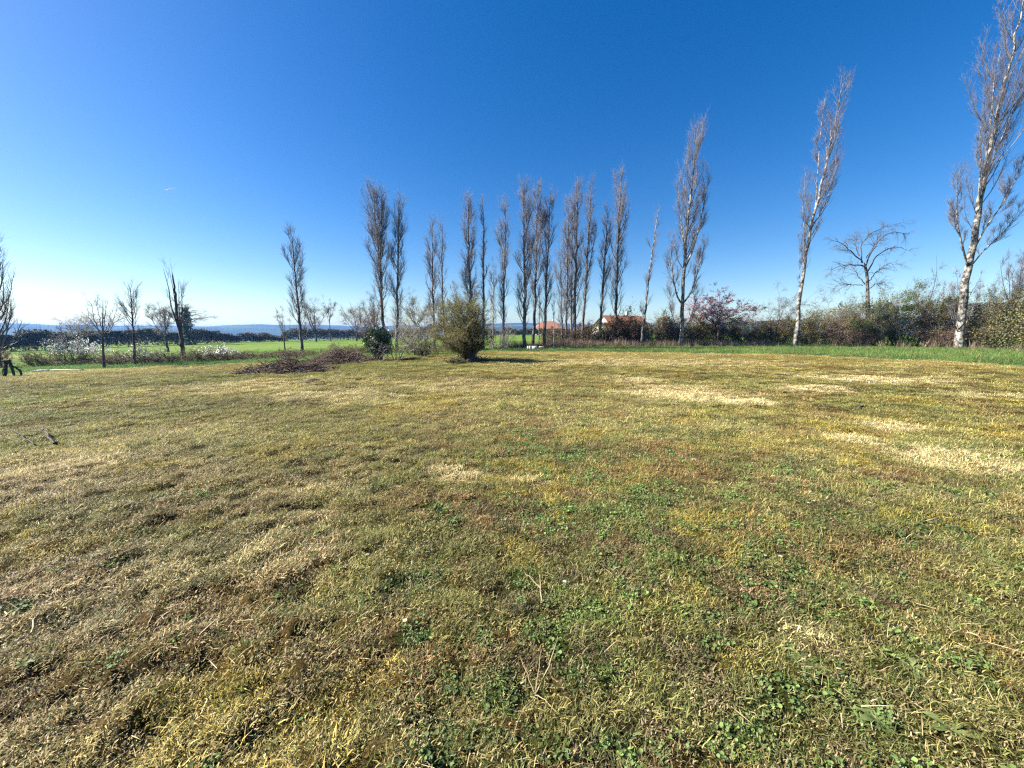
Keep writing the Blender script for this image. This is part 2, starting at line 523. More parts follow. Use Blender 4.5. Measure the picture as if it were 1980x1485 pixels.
PATCHES = [patch(*p) for p in [
    (1330, 765, 120, 16, 'straw'), (1440, 778, 60, 8, 'straw'), (1690, 733, 130, 9, 'straw'), (1560, 752, 70, 7, 'straw'), (1648, 847, 48, 11, 'straw', 1.25),
    (1720, 821, 55, 11, 'straw'), (1840, 885, 120, 24, 'straw', .8), (885, 914, 46, 12, 'straw', 1.0), (110, 907, 110, 17, 'straw', .8), (560, 1070, 100, 42, 'straw', .6),
    (640, 765, 110, 14, 'straw', .7), (480, 745, 120, 12, 'straw', .6), (900, 745, 120, 12, 'straw', .5), (1900, 765, 80, 8, 'straw', .7), (1230, 735, 60, 7, 'straw', .8),
    (620, 1000, 40, 14, 'straw', .6), (1030, 925, 40, 12, 'straw', .5), (600, 945, 120, 20, 'straw', .5), (1230, 700, 240, 8, 'straw', .5), (1560, 1240, 60, 40, 'straw', .5),
    (1150, 842, 80, 12, 'moss'), (1490, 858, 120, 20, 'moss'), (985, 846, 40, 8, 'moss'), (1425, 1290, 42, 32, 'moss'), (760, 855, 60, 10, 'moss', .8),
    (1360, 870, 60, 12, 'moss', .9), (1520, 790, 60, 8, 'moss', .7), (1330, 1140, 60, 30, 'moss', .6), (1580, 1110, 30, 15, 'moss', .7), (1930, 845, 40, 8, 'moss', .7),
    (1000, 1100, 60, 24, 'moss', .5), (640, 1120, 40, 25, 'moss', .5), (1840, 1230, 50, 24, 'moss', .6), (450, 1350, 80, 40, 'moss', .5), (1260, 905, 60, 14, 'moss', .6),
    (1350, 920, 90, 22, 'rust'), (1300, 960, 80, 20, 'rust', .8), (1120, 950, 60, 18, 'rust', .7), (1180, 1050, 70, 25, 'rust', .7), (870, 1290, 60, 40, 'rust', .7),
    (800, 1200, 70, 30, 'rust', .6), (1000, 1250, 50, 25, 'rust', .8), (1450, 1130, 40, 22, 'rust'), (1640, 1060, 60, 25, 'rust', .7), (1780, 1100, 60, 30, 'rust', .6),
    (1100, 740, 200, 12, 'rust', .4), (1450, 760, 80, 8, 'rust', .6), (950, 1400, 80, 40, 'rust', .6),
    (1012, 1112, 36, 24, 'weed'), (1075, 1138, 40, 24, 'weed'), (960, 1345, 46, 44, 'weed'), (885, 1312, 40, 34, 'weed', .9), (1160, 1195, 46, 26, 'weed', .9),
    (805, 1125, 52, 24, 'weed', .9), (870, 1012, 26, 20, 'weed', .7), (838, 984, 28, 16, 'weed', .7), (1250, 963, 50, 16, 'weed', .9), (1425, 965, 28, 13, 'weed'),
    (1515, 960, 24, 10, 'weed', .7), (1690, 1030, 20, 12, 'weed'), (1060, 1235, 50, 34, 'weed', .8), (1110, 1200, 60, 24, 'weed', .7), (1140, 1310, 60, 30, 'weed', .7),
    (1430, 1420, 70, 50, 'weed'), (1500, 1340, 80, 40, 'weed', .7), (1690, 1400, 40, 40, 'weed', .8), (20, 1185, 26, 20, 'weed', .8), (800, 1230, 34, 18, 'weed', .9),
    (1190, 990, 60, 16, 'weed', .6), (720, 940, 50, 12, 'weed', .5), (1080, 880, 60, 10, 'weed', .6), (980, 860, 40, 7, 'weed', .6), (620, 880, 40, 8, 'weed', .5),
    (1050, 1450, 60, 34, 'weed', .8), (1180, 1430, 60, 40, 'weed', .8), (560, 1170, 50, 25, 'weed', .35), (1760, 1290, 50, 26, 'weed', .6), (1610, 1330, 60, 36, 'weed', .5),
    (70, 770, 100, 14, 'green', .8), (60, 805, 100, 10, 'green', .8), (60, 855, 90, 22, 'green', .7), (330, 735, 150, 8, 'green', .4), (700, 705, 120, 10, 'green', .6),
    (880, 710, 60, 8, 'green', .6), (1000, 690, 100, 7, 'green', .5), (300, 800, 120, 14, 'green', .4), (380, 860, 120, 20, 'green', .35), (200, 980, 120, 30, 'green', .3),
]]

C_ = lambda *a: np.array(a)
STRAW, TAN, OLIVE, GREEN = C_(.45, .385, .145), C_(.54, .42, .245), C_(.27, .255, .075), C_(.12, .17, .032)
RUST, MOSS, PALE, SOIL, WEED = C_(.28, .155, .065), C_(.40, .32, .055), C_(.74, .62, .33), C_(.10, .072, .045), C_(.095, .17, .035)

def lawn_tint(x, y):
    """albedo of the lawn and the share of green plants in it"""
    r = np.hypot(x, y)
    n1 = fbm(x * 0.21 + 3, y * 0.3, 101, 4)
    n2 = fbm(x * 0.85, y * 1.1 + 7, 131, 4)
    n3 = fbm(x * 3.1, y * 3.7, 151, 3)
    n4 = fbm(x * 1.7 + 9, y * 2.0, 171, 3)
    m = lambda a, b, w: a * (1 - w[..., None]) + b * w[..., None]
    shp = x.shape + (3,)
    left = sstep(1.5, -3.0, x + 0.15 * y)
    c = m(np.broadcast_to(STRAW, shp), np.broadcast_to(TAN, shp), np.clip(left * sstep(9, 4, r) * 1.0, 0, 1))
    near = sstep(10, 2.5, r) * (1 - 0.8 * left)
    far = sstep(9, 18, r)
    g = np.clip(sstep(0.42, 0.68, n1) * 0.55 + (n2 - 0.45) * 1.2 * (1 - 0.5 * far) + 0.42 * near + 0.05, 0, 1)
    g = np.clip(g + sstep(-3, -11, x) * sstep(4, 8, y) * 0.42, 0, 1)
    g = np.clip(g + sstep(2, 7, x) * sstep(24, 6, y) * 0.34, 0, 1)
    c = m(c, OLIVE, np.clip(g * 0.95, 0, 0.9))
    c = m(c, GREEN, np.clip((n3 - 0.5) * 2.4, 0, 1) * np.clip(0.15 + g, 0, 0.8) * 0.6)
    strip = fbm(x * 0.22 + 2, y * 0.95 + 0.25 * x, 261, 4)
    c = c * (1 + (0.9 * (strip - 0.5) + 0.7 * (n2 - 0.5)) * sstep(2, 7, r))[..., None]
    c = m(c, OLIVE * 0.55, sstep(0.52, 0.70, fbm(x * 1.6 + 30, y * 2.1, 271, 3)) * np.clip(0.25 + 0.6 * near + 0.2 * sstep(0, 6, x), 0, .8) * (1 - 0.5 * left))
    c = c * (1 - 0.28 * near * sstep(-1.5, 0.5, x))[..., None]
    c = m(c, RUST, sstep(0.52, 0.66, n4) * np.clip(0.15 + near * 0.7 + sstep(0, 8, x) * 0.4, 0, 0.75))
    c = m(c, MOSS, sstep(0.60, 0.74, fbm(x * 1.1 + 40, y * 1.4, 191, 3)) * 0.6)
    c = m(c, SOIL, sstep(0.56, 0.70, fbm(x * 4.5, y * 5.5, 211, 3)) * np.clip(0.35 + 0.5 * near, 0, 0.8))
    wob = (fbm(x * 2.2, y * 2.6, 231, 3) - 0.5)
    weed = np.zeros(x.shape)
    moss = np.zeros(x.shape)
    for cx, cy, rx, ry, kind, k in PATCHES:
        d = np.sqrt(((x - cx) / rx) ** 2 + ((y - cy) / ry) ** 2)
        w = sstep(1.35, 0.55, d + wob * 1.3) * k
        w = np.clip(w, 0, 1) * ({'moss': 0.55 + 0.5 * n3, 'rust': 0.75}.get(kind, 1.0) if kind != 'moss' else np.clip(0.2 + 1.3 * (n3 - 0.2), 0, 1))
        if kind == 'weed':
            weed = np.maximum(weed, w)
        if kind == 'moss':
            moss = np.maximum(moss, w)
        if kind == 'straw':
            g = g - 1.3 * w
        c = m(c, {'straw': PALE, 'moss': MOSS, 'rust': RUST, 'weed': WEED, 'green': GREEN * 1.25}[kind], w * (0.8 if kind != 'green' else 0.6))
    return c, np.clip(g, 0, 1), weed, moss

def meadow_tint(x, y):
    n1 = fbm(x * 0.08, y * 0.11, 301, 4)
    n2 = fbm(x * 0.6, y * 0.8, 321, 4)
    a, b, s = C_(.065, .14, .02), C_(.125, .18, .038), C_(.19, .17, .065)
    w = np.clip((n1 - 0.3) * 1.6, 0, 1)[..., None]
    c = a * (1 - w) + b * w
    w2 = sstep(0.55, 0.75, n2)[..., None] * 0.5
    c = c * (1 - w2) + s * w2
    w3 = (sstep(-50, -62, x) * sstep(60, 45, y) * 0.7)[..., None]
    return c * (1 - w3) + C_(.22, .20, .07) * w3

def verge_tint(x, y):
    n2 = fbm(x * 0.7, y * 0.9, 341, 4)
    w = sstep(0.35, 0.7, n2)[..., None]
    return C_(.045, .11, .022) * (1 - w) + C_(.10, .17, .035) * w

def far_tint(x, y):
    n = fbm(x / 340.0, y / 340.0, 361, 5)
    f = fbm(x / 900.0, y / 900.0, 381, 3)
    wood, field = C_(.02, .03, .014), C_(.08, .10, .04)
    w = (sstep(0.50, 0.58, n) * sstep(0.75, 0.4, f))[..., None]
    return wood * (1 - w) + field * w

def build_ground():
    az = np.concatenate([np.arange(-66, 66.01, 0.36), np.arange(71, 291, 5.0)])
    az = np.radians(np.concatenate([az, []]))
    rr = [0.32]
    while rr[-1] < 62:
        rr.append(rr[-1] * 1.0125)
    while rr[-1] < 4000:
        rr.append(rr[-1] * 1.06)
    rr = np.array(rr)
    na, nr = len(az), len(rr)
    Rg, Ag = np.meshgrid(rr, az, indexing='ij')
    X, Y = Rg * np.sin(Ag), Rg * np.cos(Ag)
    Z = height(X, Y)
    V = np.stack([X, Y, Z], -1).reshape(-1, 3)
    V = np.concatenate([V, [[0, 0, float(height(np.array(0.0), np.array(0.0)))]]])
    i, j = np.meshgrid(np.arange(nr - 1), np.arange(na), indexing='ij')
    j2 = (j + 1) % na
    Q = np.stack([i * na + j, i * na + j2, (i + 1) * na + j2, (i + 1) * na + j], -1).reshape(-1, 4)[:, ::-1]
    jj = np.arange(na)
    T = np.stack([np.full(na, nr * na), (jj + 1) % na, jj], 1)
    cen = V[Q].mean(1)
    cx, cy = cen[:, 0], cen[:, 1]
    rc = np.hypot(cx, cy)
    reg = np.full(len(Q), 1)                     # 0 lawn, 1 meadow, 2 verge, 3 countryside, 4 hills
    reg[inside(VERGE, cx, cy)] = 2
    reg[inside(LAWN, cx, cy)] = 0
    reg[(rc > 320)] = 3
    reg[(rc > 1000)] = 4
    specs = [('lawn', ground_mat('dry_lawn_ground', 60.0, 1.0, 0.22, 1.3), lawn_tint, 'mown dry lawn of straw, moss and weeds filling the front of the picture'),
             ('meadow', ground_mat('meadow_ground', 9.0, 0.8, 0.6, 1.4), meadow_tint, 'bright green meadow beyond the lawn edge'),
             ('grass_verge', ground_mat('verge_ground', 14.0, 0.8, 0.6, 1.35), verge_tint, 'green unmown strip between the lawn and the hedge'),
             ('countryside', ground_mat('countryside_ground', 0.05, 0.2, 0.8, 1.2), far_tint, 'fields and woods of the valley beyond the hedges'),
             ('hills', ground_mat('hill_ground', 0.02, 0.2, 0.8, 1.2), far_tint, 'low wooded hills along the horizon')]
    for k, (name, mat, tint, label) in enumerate(specs):
        q = Q[reg == k]
        t = T if k == 0 else np.zeros((0, 3), np.int64)
        used = np.unique(np.concatenate([q.ravel(), t.ravel()]))
        remap = np.zeros(len(V), np.int64)
        remap[used] = np.arange(len(used))
        me = bpy.data.meshes.new(name)
        v = V[used]
        fill_mesh(me, v, remap[t], remap[q], smooth=True)
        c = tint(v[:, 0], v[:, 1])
        if k == 0:                                # rotted litter browner than grass; shade between blades darkens the tint, less far off
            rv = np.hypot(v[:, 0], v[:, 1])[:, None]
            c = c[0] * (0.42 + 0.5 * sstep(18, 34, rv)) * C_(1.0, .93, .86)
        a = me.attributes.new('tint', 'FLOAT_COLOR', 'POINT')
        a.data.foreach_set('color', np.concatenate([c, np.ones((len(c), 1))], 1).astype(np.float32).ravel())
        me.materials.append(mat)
        o = bpy.data.objects.new(name, me)
        COL.objects.link(o)
        tag(o, label, kind='structure')

build_ground()

# ------------------------------------------------------------------ poplars and other bare trees
def smooth_path(P, K):
    """K points along a polyline, rounded"""
    P = np.asarray(P, float)
    d = np.concatenate([[0], np.cumsum(np.linalg.norm(np.diff(P, axis=0), axis=1))])
    s = np.linspace(0, d[-1], K)
    out = np.stack([np.interp(s, d, P[:, i]) for i in range(3)], 1)
    for _ in range(max(1, K // 8)):
        out[1:-1] = 0.25 * out[:-2] + 0.5 * out[1:-1] + 0.25 * out[2:]
    return out

def crown_of(rng, TP, TR, n1, cb, ct, reach, prof, n2, n3, l3, up=0.32, r1=0.035, ang=0.75, twig=0.006, side=None, seg=8, wig=0.05, f=0.30):
    """limbs, branches and twigs of a fastigiate crown on the trunk TP"""
    s = (np.arange(n1) + rng.random(n1)) / n1
    t = cb + (ct - cb) * s ** 0.9
    rc = reach * prof(s) * rng.uniform(0.55, 1.2, n1)
    L1 = np.maximum(0.5, rc / f)
    H = TP[-1, 2] - TP[0, 2]
    L1 = np.minimum(L1, (1.05 - t) * H + 0.6)
    P1, R1 = grow(rng, TP[None], TR[None], np.zeros(n1, int), t, ang * rng.uniform(0.8, 1.2, n1), L1, seg, up=up, wig=wig, r=r1 * (L1 / L1.max()) ** 0.8 + 0.006, taper=0.22, side=side, rk=0.55)
    i2 = rng.choice(n1, int(n1 * n2), p=L1 / L1.sum())
    t2 = rng.uniform(0.12, 1.0, len(i2)) ** 0.8
    L2 = L1[i2] * rng.uniform(0.18, 0.42, len(i2)) * (1.15 - 0.6 * t2) + 0.25
    P2, R2 = grow(rng, P1, R1, i2, t2, rng.uniform(0.25, 0.65, len(i2)), L2, 5, up=up * 0.6, wig=wig * 1.2, r=0.014, taper=0.4)
    i3 = rng.choice(len(i2), int(len(i2) * n3 * 0.62), p=L2 / L2.sum())
    P3, R3 = grow(rng, P2, R2, i3, rng.uniform(0.1, 1, len(i3)), rng.uniform(0.25, 0.7, len(i3)), l3 * rng.uniform(0.5, 1.3, len(i3)), 3, up=up * 0.5, wig=0.08, r=twig, taper=0.6, rk=1.0)
    return P1, R1, P2, R2, P3, R3

FAST = lambda s: np.clip(s + 0.12, 0, 1) ** 0.45 * (1.02 - s) ** 0.55 * 1.35

def poplar(label, path, Y, hw, r0, n1=46, cb=0.14, n2=9, n3=7, seed=1, prof=FAST, limbs=(), group='bare poplars along the edge of the plot', twig_mat=None, up=0.26, bark=None, l3=0.75, twig=0.0055, cut=1.0, forks=()):
    """a tall bare poplar; path runs up the trunk in photo columns and rows at the distance Y"""
    rng = np.random.default_rng(seed)
    r0 = r0 * 0.68
    pts = [foot(path[0][0], Y)] + [at(px, py, Y) for px, py in path[1:]]
    base = pts[0].copy()
    Z = smooth_path([p - base for p in pts], 26)
    Z[1:-1, :2] += rng.normal(size=(24, 2)) * r0 * 0.22
    Z[1:-1, 1] += np.cumsum(rng.normal(size=24)) * r0 * 0.10
    s = np.linspace(0, 1, 26)
    TR = r0 * (1 - s * cut) ** 0.85 * (1 + 0.35 * np.exp(-s * 40)) + 0.010
    reach = hw / F_PX * Y
    root = thing('poplar_tree', label, 'tree', base, group)
    mb = MB()
    TPg = Z.copy()
    TPg[0, 2] -= 0.15
    tubes(mb, TPg[None], TR[None], 8, True, 0.5)
    mb.build('trunk', bark or M_BARK_POPLAR_DARK, root, True)
    c = MB()
    sets = [(Z, TR, n1, cb, reach)]
    for lt, lp, lr, ln, lreach in limbs:           # big side limbs: start share, path of pixels, radius, sub-limbs, reach
        i = int(lt * 25)
        lpts = [Z[i]] + [at(px, py, Y + dy) - base for px, py, dy in lp]
        LP = smooth_path(lpts, 14)
        LR = lr * np.linspace(1, 0.12, 14)
        lb = MB()
        tubes(lb, LP[None], LR[None], 6, True, 0.5)
        lb.build('limb', bark or M_BARK_POPLAR_DARK, root, True)
        sets.append((LP, LR, int(ln * 0.75), 0.18, lreach / F_PX * Y))
    for TP, R, n, b, rch in sets:
        if n <= 0:
            continue
        P1, R1, P2, R2, P3, R3 = crown_of(rng, TP, R, n, b, 0.97, rch, prof, n2, n3, l3, up=up, r1=min(0.05, r0 * 0.28), twig=twig)
        tubes(c, P1, R1, 4, True, None, rng)
        tubes(c, P2, R2, 3, True, None, rng)
        tubes(c, P3, R3, 3, True, None, rng)
    c.build('crown', twig_mat or M_TWIG_POPLAR, root)
    return root

def bare_tree(label, px, Y, top_py, hw, r0, seed=1, fork=0.35, n0=7, n2=8, n3=9, up=0.10, twig=0.010, mat=None, bark=None, group=None, ang=0.6, l3=0.8, droop=0.0, name='bare_tree', cat='tree', blossom=None, base=None, lean=0.0, deep=1.0, wig=0.13, leafn=0, leafm=None, leafs=0.08, fill=1.0):
    """a bare spreading tree: trunk, forking limbs, branches and twigs"""
    rng = np.random.default_rng(seed)
    base = foot(px, Y) if base is None else base
    top = at(px, top_py, Y)
    H = top[2] - base[2]
    W = hw / F_PX * Y
    root = thing(name, label, cat, base, group)
    K = 9
    T = np.zeros((1, K, 3))
    T[0, :, 2] = np.linspace(-0.1, H * fork * 1.25, K)
    T[0, :, 0] = np.linspace(0, lean * H * fork, K)
    T[0, 1:, :2] += np.cumsum(rng.normal(size=(K - 1, 2)) * H * 0.006, axis=0)
    TR = (r0 * np.linspace(1.15, 0.5, K))[None]
    mb = MB()
    tubes(mb, T, TR, 7, True, 0.5)
    mb.build('trunk', bark or M_BARK_DARK, root, True)
    c = MB()
    L0 = (H * (1 - fork * 0.9) * rng.uniform(0.75, 1.0, n0))
    tt = np.concatenate([rng.uniform(0.55, 0.99, n0 - 1), [0.98]])
    A = ang * rng.uniform(0.5, 1.25, n0)
    A[-1] = 0.12
    P1, R1 = grow(rng, T, TR, np.zeros(n0, int), tt, A, L0 * (1 - 0.35 * np.clip(A - 0.4, 0, 1)), 8, up=up, wig=wig * 0.6, r=r0 * 0.42, taper=0.2)
    i2 = rng.choice(n0, n0 * n2)
    t2 = rng.uniform(0.15, 0.95, len(i2))
    L2 = np.minimum(L0[i2], W * 1.2) * rng.uniform(0.3, 0.6, len(i2)) * (1.1 - 0.5 * t2)
    P2, R2 = grow(rng, P1, R1, i2, t2, rng.uniform(0.45, 1.0, len(i2)), L2, 6, up=up * 0.8 - droop, wig=wig * 0.8, r=r0 * 0.15, taper=0.3)
    i3 = rng.choice(len(i2), int(len(i2) * n3 * fill))
    L3 = L2[i3] * rng.uniform(0.25, 0.5, len(i3))
    P3, R3 = grow(rng, P2, R2, i3, rng.uniform(0.15, 1, len(i3)), rng.uniform(0.4, 1.0, len(i3)), L3, 4, up=up * 0.5 - droop, wig=wig, r=max(twig * 1.3, r0 * 0.06), taper=0.5)
    i4 = rng.choice(len(i3), int(len(i3) * 4 * deep))
    P4, R4 = grow(rng, P3, R3, i4, rng.uniform(0.15, 1, len(i4)), rng.uniform(0.3, 0.9, len(i4)), l3 * H / 10 * rng.uniform(0.4, 1.2, len(i4)), 3, up=up * 0.4 - droop, wig=0.15, r=twig, taper=0.6, rk=1.0)
    # keep the crown inside its width and height
    allp = np.concatenate([P2.reshape(-1, 3), P3.reshape(-1, 3)])
    wx = np.percentile(np.abs(allp[:, 0] - lean * H * fork), 97)
    hz = np.percentile(allp[:, 2], 99)
    for P in (P1, P2, P3, P4):
        P[..., :2] *= W / max(wx, 1e-3)
        k = (H * 0.97) / max(hz, 1e-3)
        z0 = T[0, 4, 2]
        P[..., 2] = np.where(P[..., 2] > z0, z0 + (P[..., 2] - z0) * (H * 0.97 - z0) / max(hz - z0, 1e-3), P[..., 2])
    for P, R, sd in ((P1, R1, 5), (P2, R2, 4), (P3, R3, 3), (P4, R4, 3)):
        tubes(c, P, R, sd, True, None, rng)
    c.build('crown', mat or M_TWIG_GREY, root)
    if blossom is not None:
        n, size, bm = blossom
        b = MB()
        leaves(b, rng, np.concatenate([along(rng, P4, n, 0.2, 1, 0.03), along(rng, P3, n // 3, 0.4, 1, 0.03)]), size)
        b.build('blossom', bm, root)
    if leafn:
        b = MB()
        leaves(b, rng, along(rng, P4, leafn, 0.3, 1, 0.05), leafs)
        b.build('leaves', leafm, root)
    return root

def shrub(label, px, Y, top_py, hw, seed=1, stems=14, leafn=2600, leaf=0.11, leafm=None, twigm=None, twigs=1.0, depth=1.0, name='shrub', cat='shrub', group=None, base=None, spread=0.75, up=0.12, fill=0.85, stem_r=0.03, blossom=None, ragged=0.25, H=None, W=None, inner=0.5, flat=0.3):
    """a shrub of stems, twigs and leaves spread through its volume; ragged outline"""
    rng = np.random.default_rng(seed)
    base = foot(px, Y) if base is None else base
    H = (at(px, top_py, base[1])[2] - base[2]) if H is None else H
    W = hw / F_PX * base[1] if W is None else W
    root = thing(name, label, cat, base, group)
    az = rng.uniform(0, 2 * math.pi, stems)
    rad = np.sqrt(rng.random(stems))
    S = np.zeros((stems, 2, 3))
    S[:, 0, 0] = rad * np.cos(az) * W * 0.35
    S[:, 0, 1] = rad * np.sin(az) * W * 0.3 * depth
    S[:, 0, 2] = -0.08
    S[:, 1] = S[:, 0] + np.stack([rad * np.cos(az) * spread * 0.3, rad * np.sin(az) * spread * 0.3, np.full(stems, 0.25)], 1)
    L = H * rng.uniform(0.75, 1.1, stems) * (1 - 0.25 * rad)
    P1, R1 = grow(rng, S, np.full((stems, 2), stem_r), np.arange(stems), np.full(stems, 0.5), spread * 0.6 * rng.uniform(0.2, 1, stems), L, 7, up=up, wig=0.12, r=stem_r, taper=0.25, rk=1)
    n2 = int(stems * 9)
    i2 = rng.integers(0, stems, n2)
    P2, R2 = grow(rng, P1, R1, i2, rng.uniform(0.1, 1, n2), rng.uniform(0.5, 1.15, n2), H * rng.uniform(0.2, 0.45, n2), 5, up=up * 0.6, wig=0.16, r=stem_r * 0.4, taper=0.35)
    n3 = int(n2 * 7 * twigs)
    i3 = rng.integers(0, n2, n3)
    P3, R3 = grow(rng, P2, R2, i3, rng.uniform(0.1, 1, n3), rng.uniform(0.4, 1.1, n3), H * rng.uniform(0.08, 0.2, n3), 3, up=up * 0.4, wig=0.18, r=0.006 * max(1, base[1] / 30), taper=0.6, rk=1.2)
    ap = P3.reshape(-1, 3)
    wx = np.percentile(np.abs(ap[:, 0]), 95)
    wy = np.percentile(np.abs(ap[:, 1]), 95)
    hz = np.percentile(ap[:, 2], 98)
    for P in (P1, P2, P3):
        P[..., 0] *= W / max(wx, 1e-3)
        P[..., 1] *= W * depth / max(wy, 1e-3)
        P[..., 2] *= np.where(P[..., 2] > 0, H * 0.97 / max(hz, 1e-3), 1)
        P[..., 2] = np.maximum(P[..., 2], -0.1)
    tw = MB()
    tubes(tw, P1, R1, 4, True, None, rng)
    tubes(tw, P2, R2, 3, True, None, rng)
    tubes(tw, P3, R3, 3, True, None, rng)
    tw.build('stems', twigm or M_TWIG_BROWN, root)
    if leafn:
        lf = MB()
        na = int(leafn * (1 - inner))
        C = [along(rng, P3, na, 0.1, 1, leaf * 0.6)]
        vv = [rng.random(na)]
        # clumps that fill the inside of the shrub
        nb = leafn - na
        nc = 26
        cc = along(rng, P2, nc, 0.1, 0.9, 0.1 * W)
        rr = rng.uniform(0.12, 0.3, nc) * min(H, W)
        k = rng.integers(0, nc, nb)
        d = norm(rng.normal(size=(nb, 3))) * (rng.random(nb) ** 0.45)[:, None] * rr[k][:, None]
        p = cc[k] + d
        ok = p[:, 2] > 0.02
        C.append(p[ok])
        vv.append(np.clip(rng.random(nc)[k] * 0.8 + 0.1 + rng.normal(size=nb) * 0.2, 0, 1)[ok])
        leaves(lf, rng, np.concatenate(C), leaf, flat, v=np.concatenate(vv))
        lf.build('leaves', leafm or M_LEAF_HEDGE, root)
    if blossom is not None:
        n, size, bm, z0 = blossom
        b = MB()
        C = along(rng, P3, n * 3, 0.2, 1, 0.05)
        C = C[(C[:, 2] > H * z0)][:n]
        leaves(b, rng, C, size, 0.3, 0.9)
        b.build('blossom', bm, root)
    return root

def limbed_tree(label, Y, trunk, r0, limbs, seed, n2=13, n3=6, droop=0.07, sc=1.0, mat=None, bark=None, taper=0.5):
    """a bare tree whose limbs follow given paths; outer twigs hang"""
    rng = np.random.default_rng(seed)
    base = foot(trunk[0][0], Y)
    root = thing('bare_tree', label, 'tree', base)
    T = smooth_path([np.zeros(3) + [0, 0, -.1]] + [at(px, py, Y) - base for px, py in trunk[1:]], 14)
    m = MB(); tubes(m, T[None], (r0 * np.linspace(1.1, taper, 14))[None], 8, True, 0.5)
    m.build('trunk', bark or M_BARK_POPLAR_DARK, root, True)
    c = MB()
    LP = []
    for pth, r, dy in limbs:
        pts = [at(px, py, Y + dy * 1.6 * i / (len(pth) - 1)) - base for i, (px, py) in enumerate(pth)]
        P = smooth_path(pts, 14)
        P[1:-1] += rng.normal(size=(12, 3)) * 0.05 * sc
        R = r * np.linspace(1, 0.15, 14)
        b = MB(); tubes(b, P[None], R[None], 6, True, 0.35); b.build('limb', M_BARK_DARK, root, True)
        LP.append((P, R))
    PP, PR = np.stack([p for p, _ in LP]), np.stack([r for _, r in LP])
    n = len(LP) * n2
    P2, R2 = grow(rng, PP, PR, rng.integers(0, len(LP), n), rng.uniform(0.25, 1, n), rng.uniform(0.4, 1.0, n), rng.uniform(0.6, 1.7, n) * sc, 7, up=-droop * 0.5, wig=0.14, r=0.022 * sc, taper=0.3)
    m2 = n * n3
    P3, R3 = grow(rng, P2, R2, rng.integers(0, n, m2), rng.uniform(0.15, 1, m2), rng.uniform(0.4, 1.0, m2), rng.uniform(0.25, 0.8, m2) * sc, 5, up=-droop, wig=0.12, r=0.008 * sc, taper=0.5)
    tubes(c, P2, R2, 4, True, None, rng); tubes(c, P3, R3, 3, True, None, rng)
    c.build('crown', mat or M_TWIG_POPLAR, root)
    return root

# --- the row of poplars, left to right
poplar('bare poplar cut by the left border of the picture, branching low', [(-4, 690), (-3, 560), (-1, 465)], 27, 26, 0.24, 40, 0.06, 8, 6, 10, l3=0.7,
       prof=lambda s: np.clip(s + 0.25, 0, 1) ** 0.3 * (1.04 - s) ** 0.8 * 1.2)
poplar('dark poplar with a broken top and a few bare leaders, beside the ivy clad tree', [(357, 706), (350, 660), (341, 600), (333, 526)], 26.6, 14, 0.21, 9, 0.16, 4, 4, 11,
       limbs=[(0.30, [(330, 590, -.3), (327, 560, -.5), (314, 513, -.6)], 0.06, 3, 4), (0.25, [(346, 600, .3), (346, 560, .4), (344, 536, .4)], 0.05, 4, 4),
              (0.45, [(335, 560, -.3), (325, 512, -.3)], 0.04, 2, 3), (0.28, [(352, 610, .3), (352, 570, .5), (346, 540, .6)], 0.045, 4, 4)], cut=0.86, bark=M_BARK_DARK,
       prof=lambda s: (1.05 - s) ** 0.7)
poplar('slim bare poplar standing alone behind the low bramble patch, left of the open gap', [(585, 691), (579, 620), (570, 540), (562, 438)], 32, 15, 0.17, 48, 0.06, 9, 7, 12, l3=0.6)
poplar('tall double topped poplar rising behind the dark evergreen bush', [(742, 680), (736, 560), (729, 460), (721, 360)], 34, 21, 0.26, 58, 0.22, 10, 7, 13, limbs=[(0.45, [(735, 500, 0), (738, 430, 0), (738, 366, 0)], 0.12, 26, 12)])
poplar('narrow poplar directly right of the double topped one', [(767, 680), (768, 560), (771, 460), (771, 377)], 34.5, 15, 0.20, 54, 0.10, 9, 7, 14)
poplar('straight poplar left of a pair above the pale green sapling foliage', [(841, 682), (836, 560), (836, 422)], 36, 12, 0.19, 46, 0.10, 8, 6, 15)
poplar('sparse leaning poplar right of that pair, bare lower stem', [(859, 680), (857, 600), (854, 520), (855, 428)], 37, 9, 0.17, 26, 0.22, 7, 6, 16)
poplar('poplar with a full crown rising straight out of the olive willow bush', [(912, 682), (909, 560), (906, 460), (906, 377)], 35, 15, 0.24, 54, 0.16, 9, 7, 17)
poplar('very narrow poplar at the right shoulder of the olive willow bush', [(934, 678), (935, 560), (935, 480), (935, 388)], 35, 7, 0.20, 34, 0.14, 7, 6, 18, l3=0.55)
poplar('short thin poplar, lowest of the row, between two taller ones', [(953, 671), (953, 600), (955, 504)], 38, 8, 0.13, 30, 0.1, 7, 5, 19, l3=0.55, bark=M_BARK_PALE)
poplar('poplar with an airy crown, first one right of the willow bush reaching the grass', [(974, 675), (974, 580), (977, 480), (977, 386)], 34, 13, 0.19, 46, 0.16, 8, 6, 20)
poplar('poplar with a wide low crown beside the two pale blocks', [(1014, 674), (1015, 560), (1013, 460), (1012, 350)], 34, 16, 0.25, 60, 0.10, 10, 7, 21)
poplar('poplar standing behind the blocks, middle one of three close ones', [(1031, 670), (1035, 560), (1037, 470), (1041, 348)], 36, 15, 0.24, 56, 0.2, 9, 7, 22)
poplar('thin young poplar in front of the smaller tiled roof, barely half as tall', [(1042, 668), (1043, 600), (1043, 548)], 38, 5, 0.06, 16, 0.2, 5, 4, 23, l3=0.4)
poplar('poplar right of the terracotta pot, leaning slightly right', [(1052, 670), (1056, 560), (1060, 470), (1065, 364)], 36, 13, 0.22, 52, 0.14, 9, 7, 24)
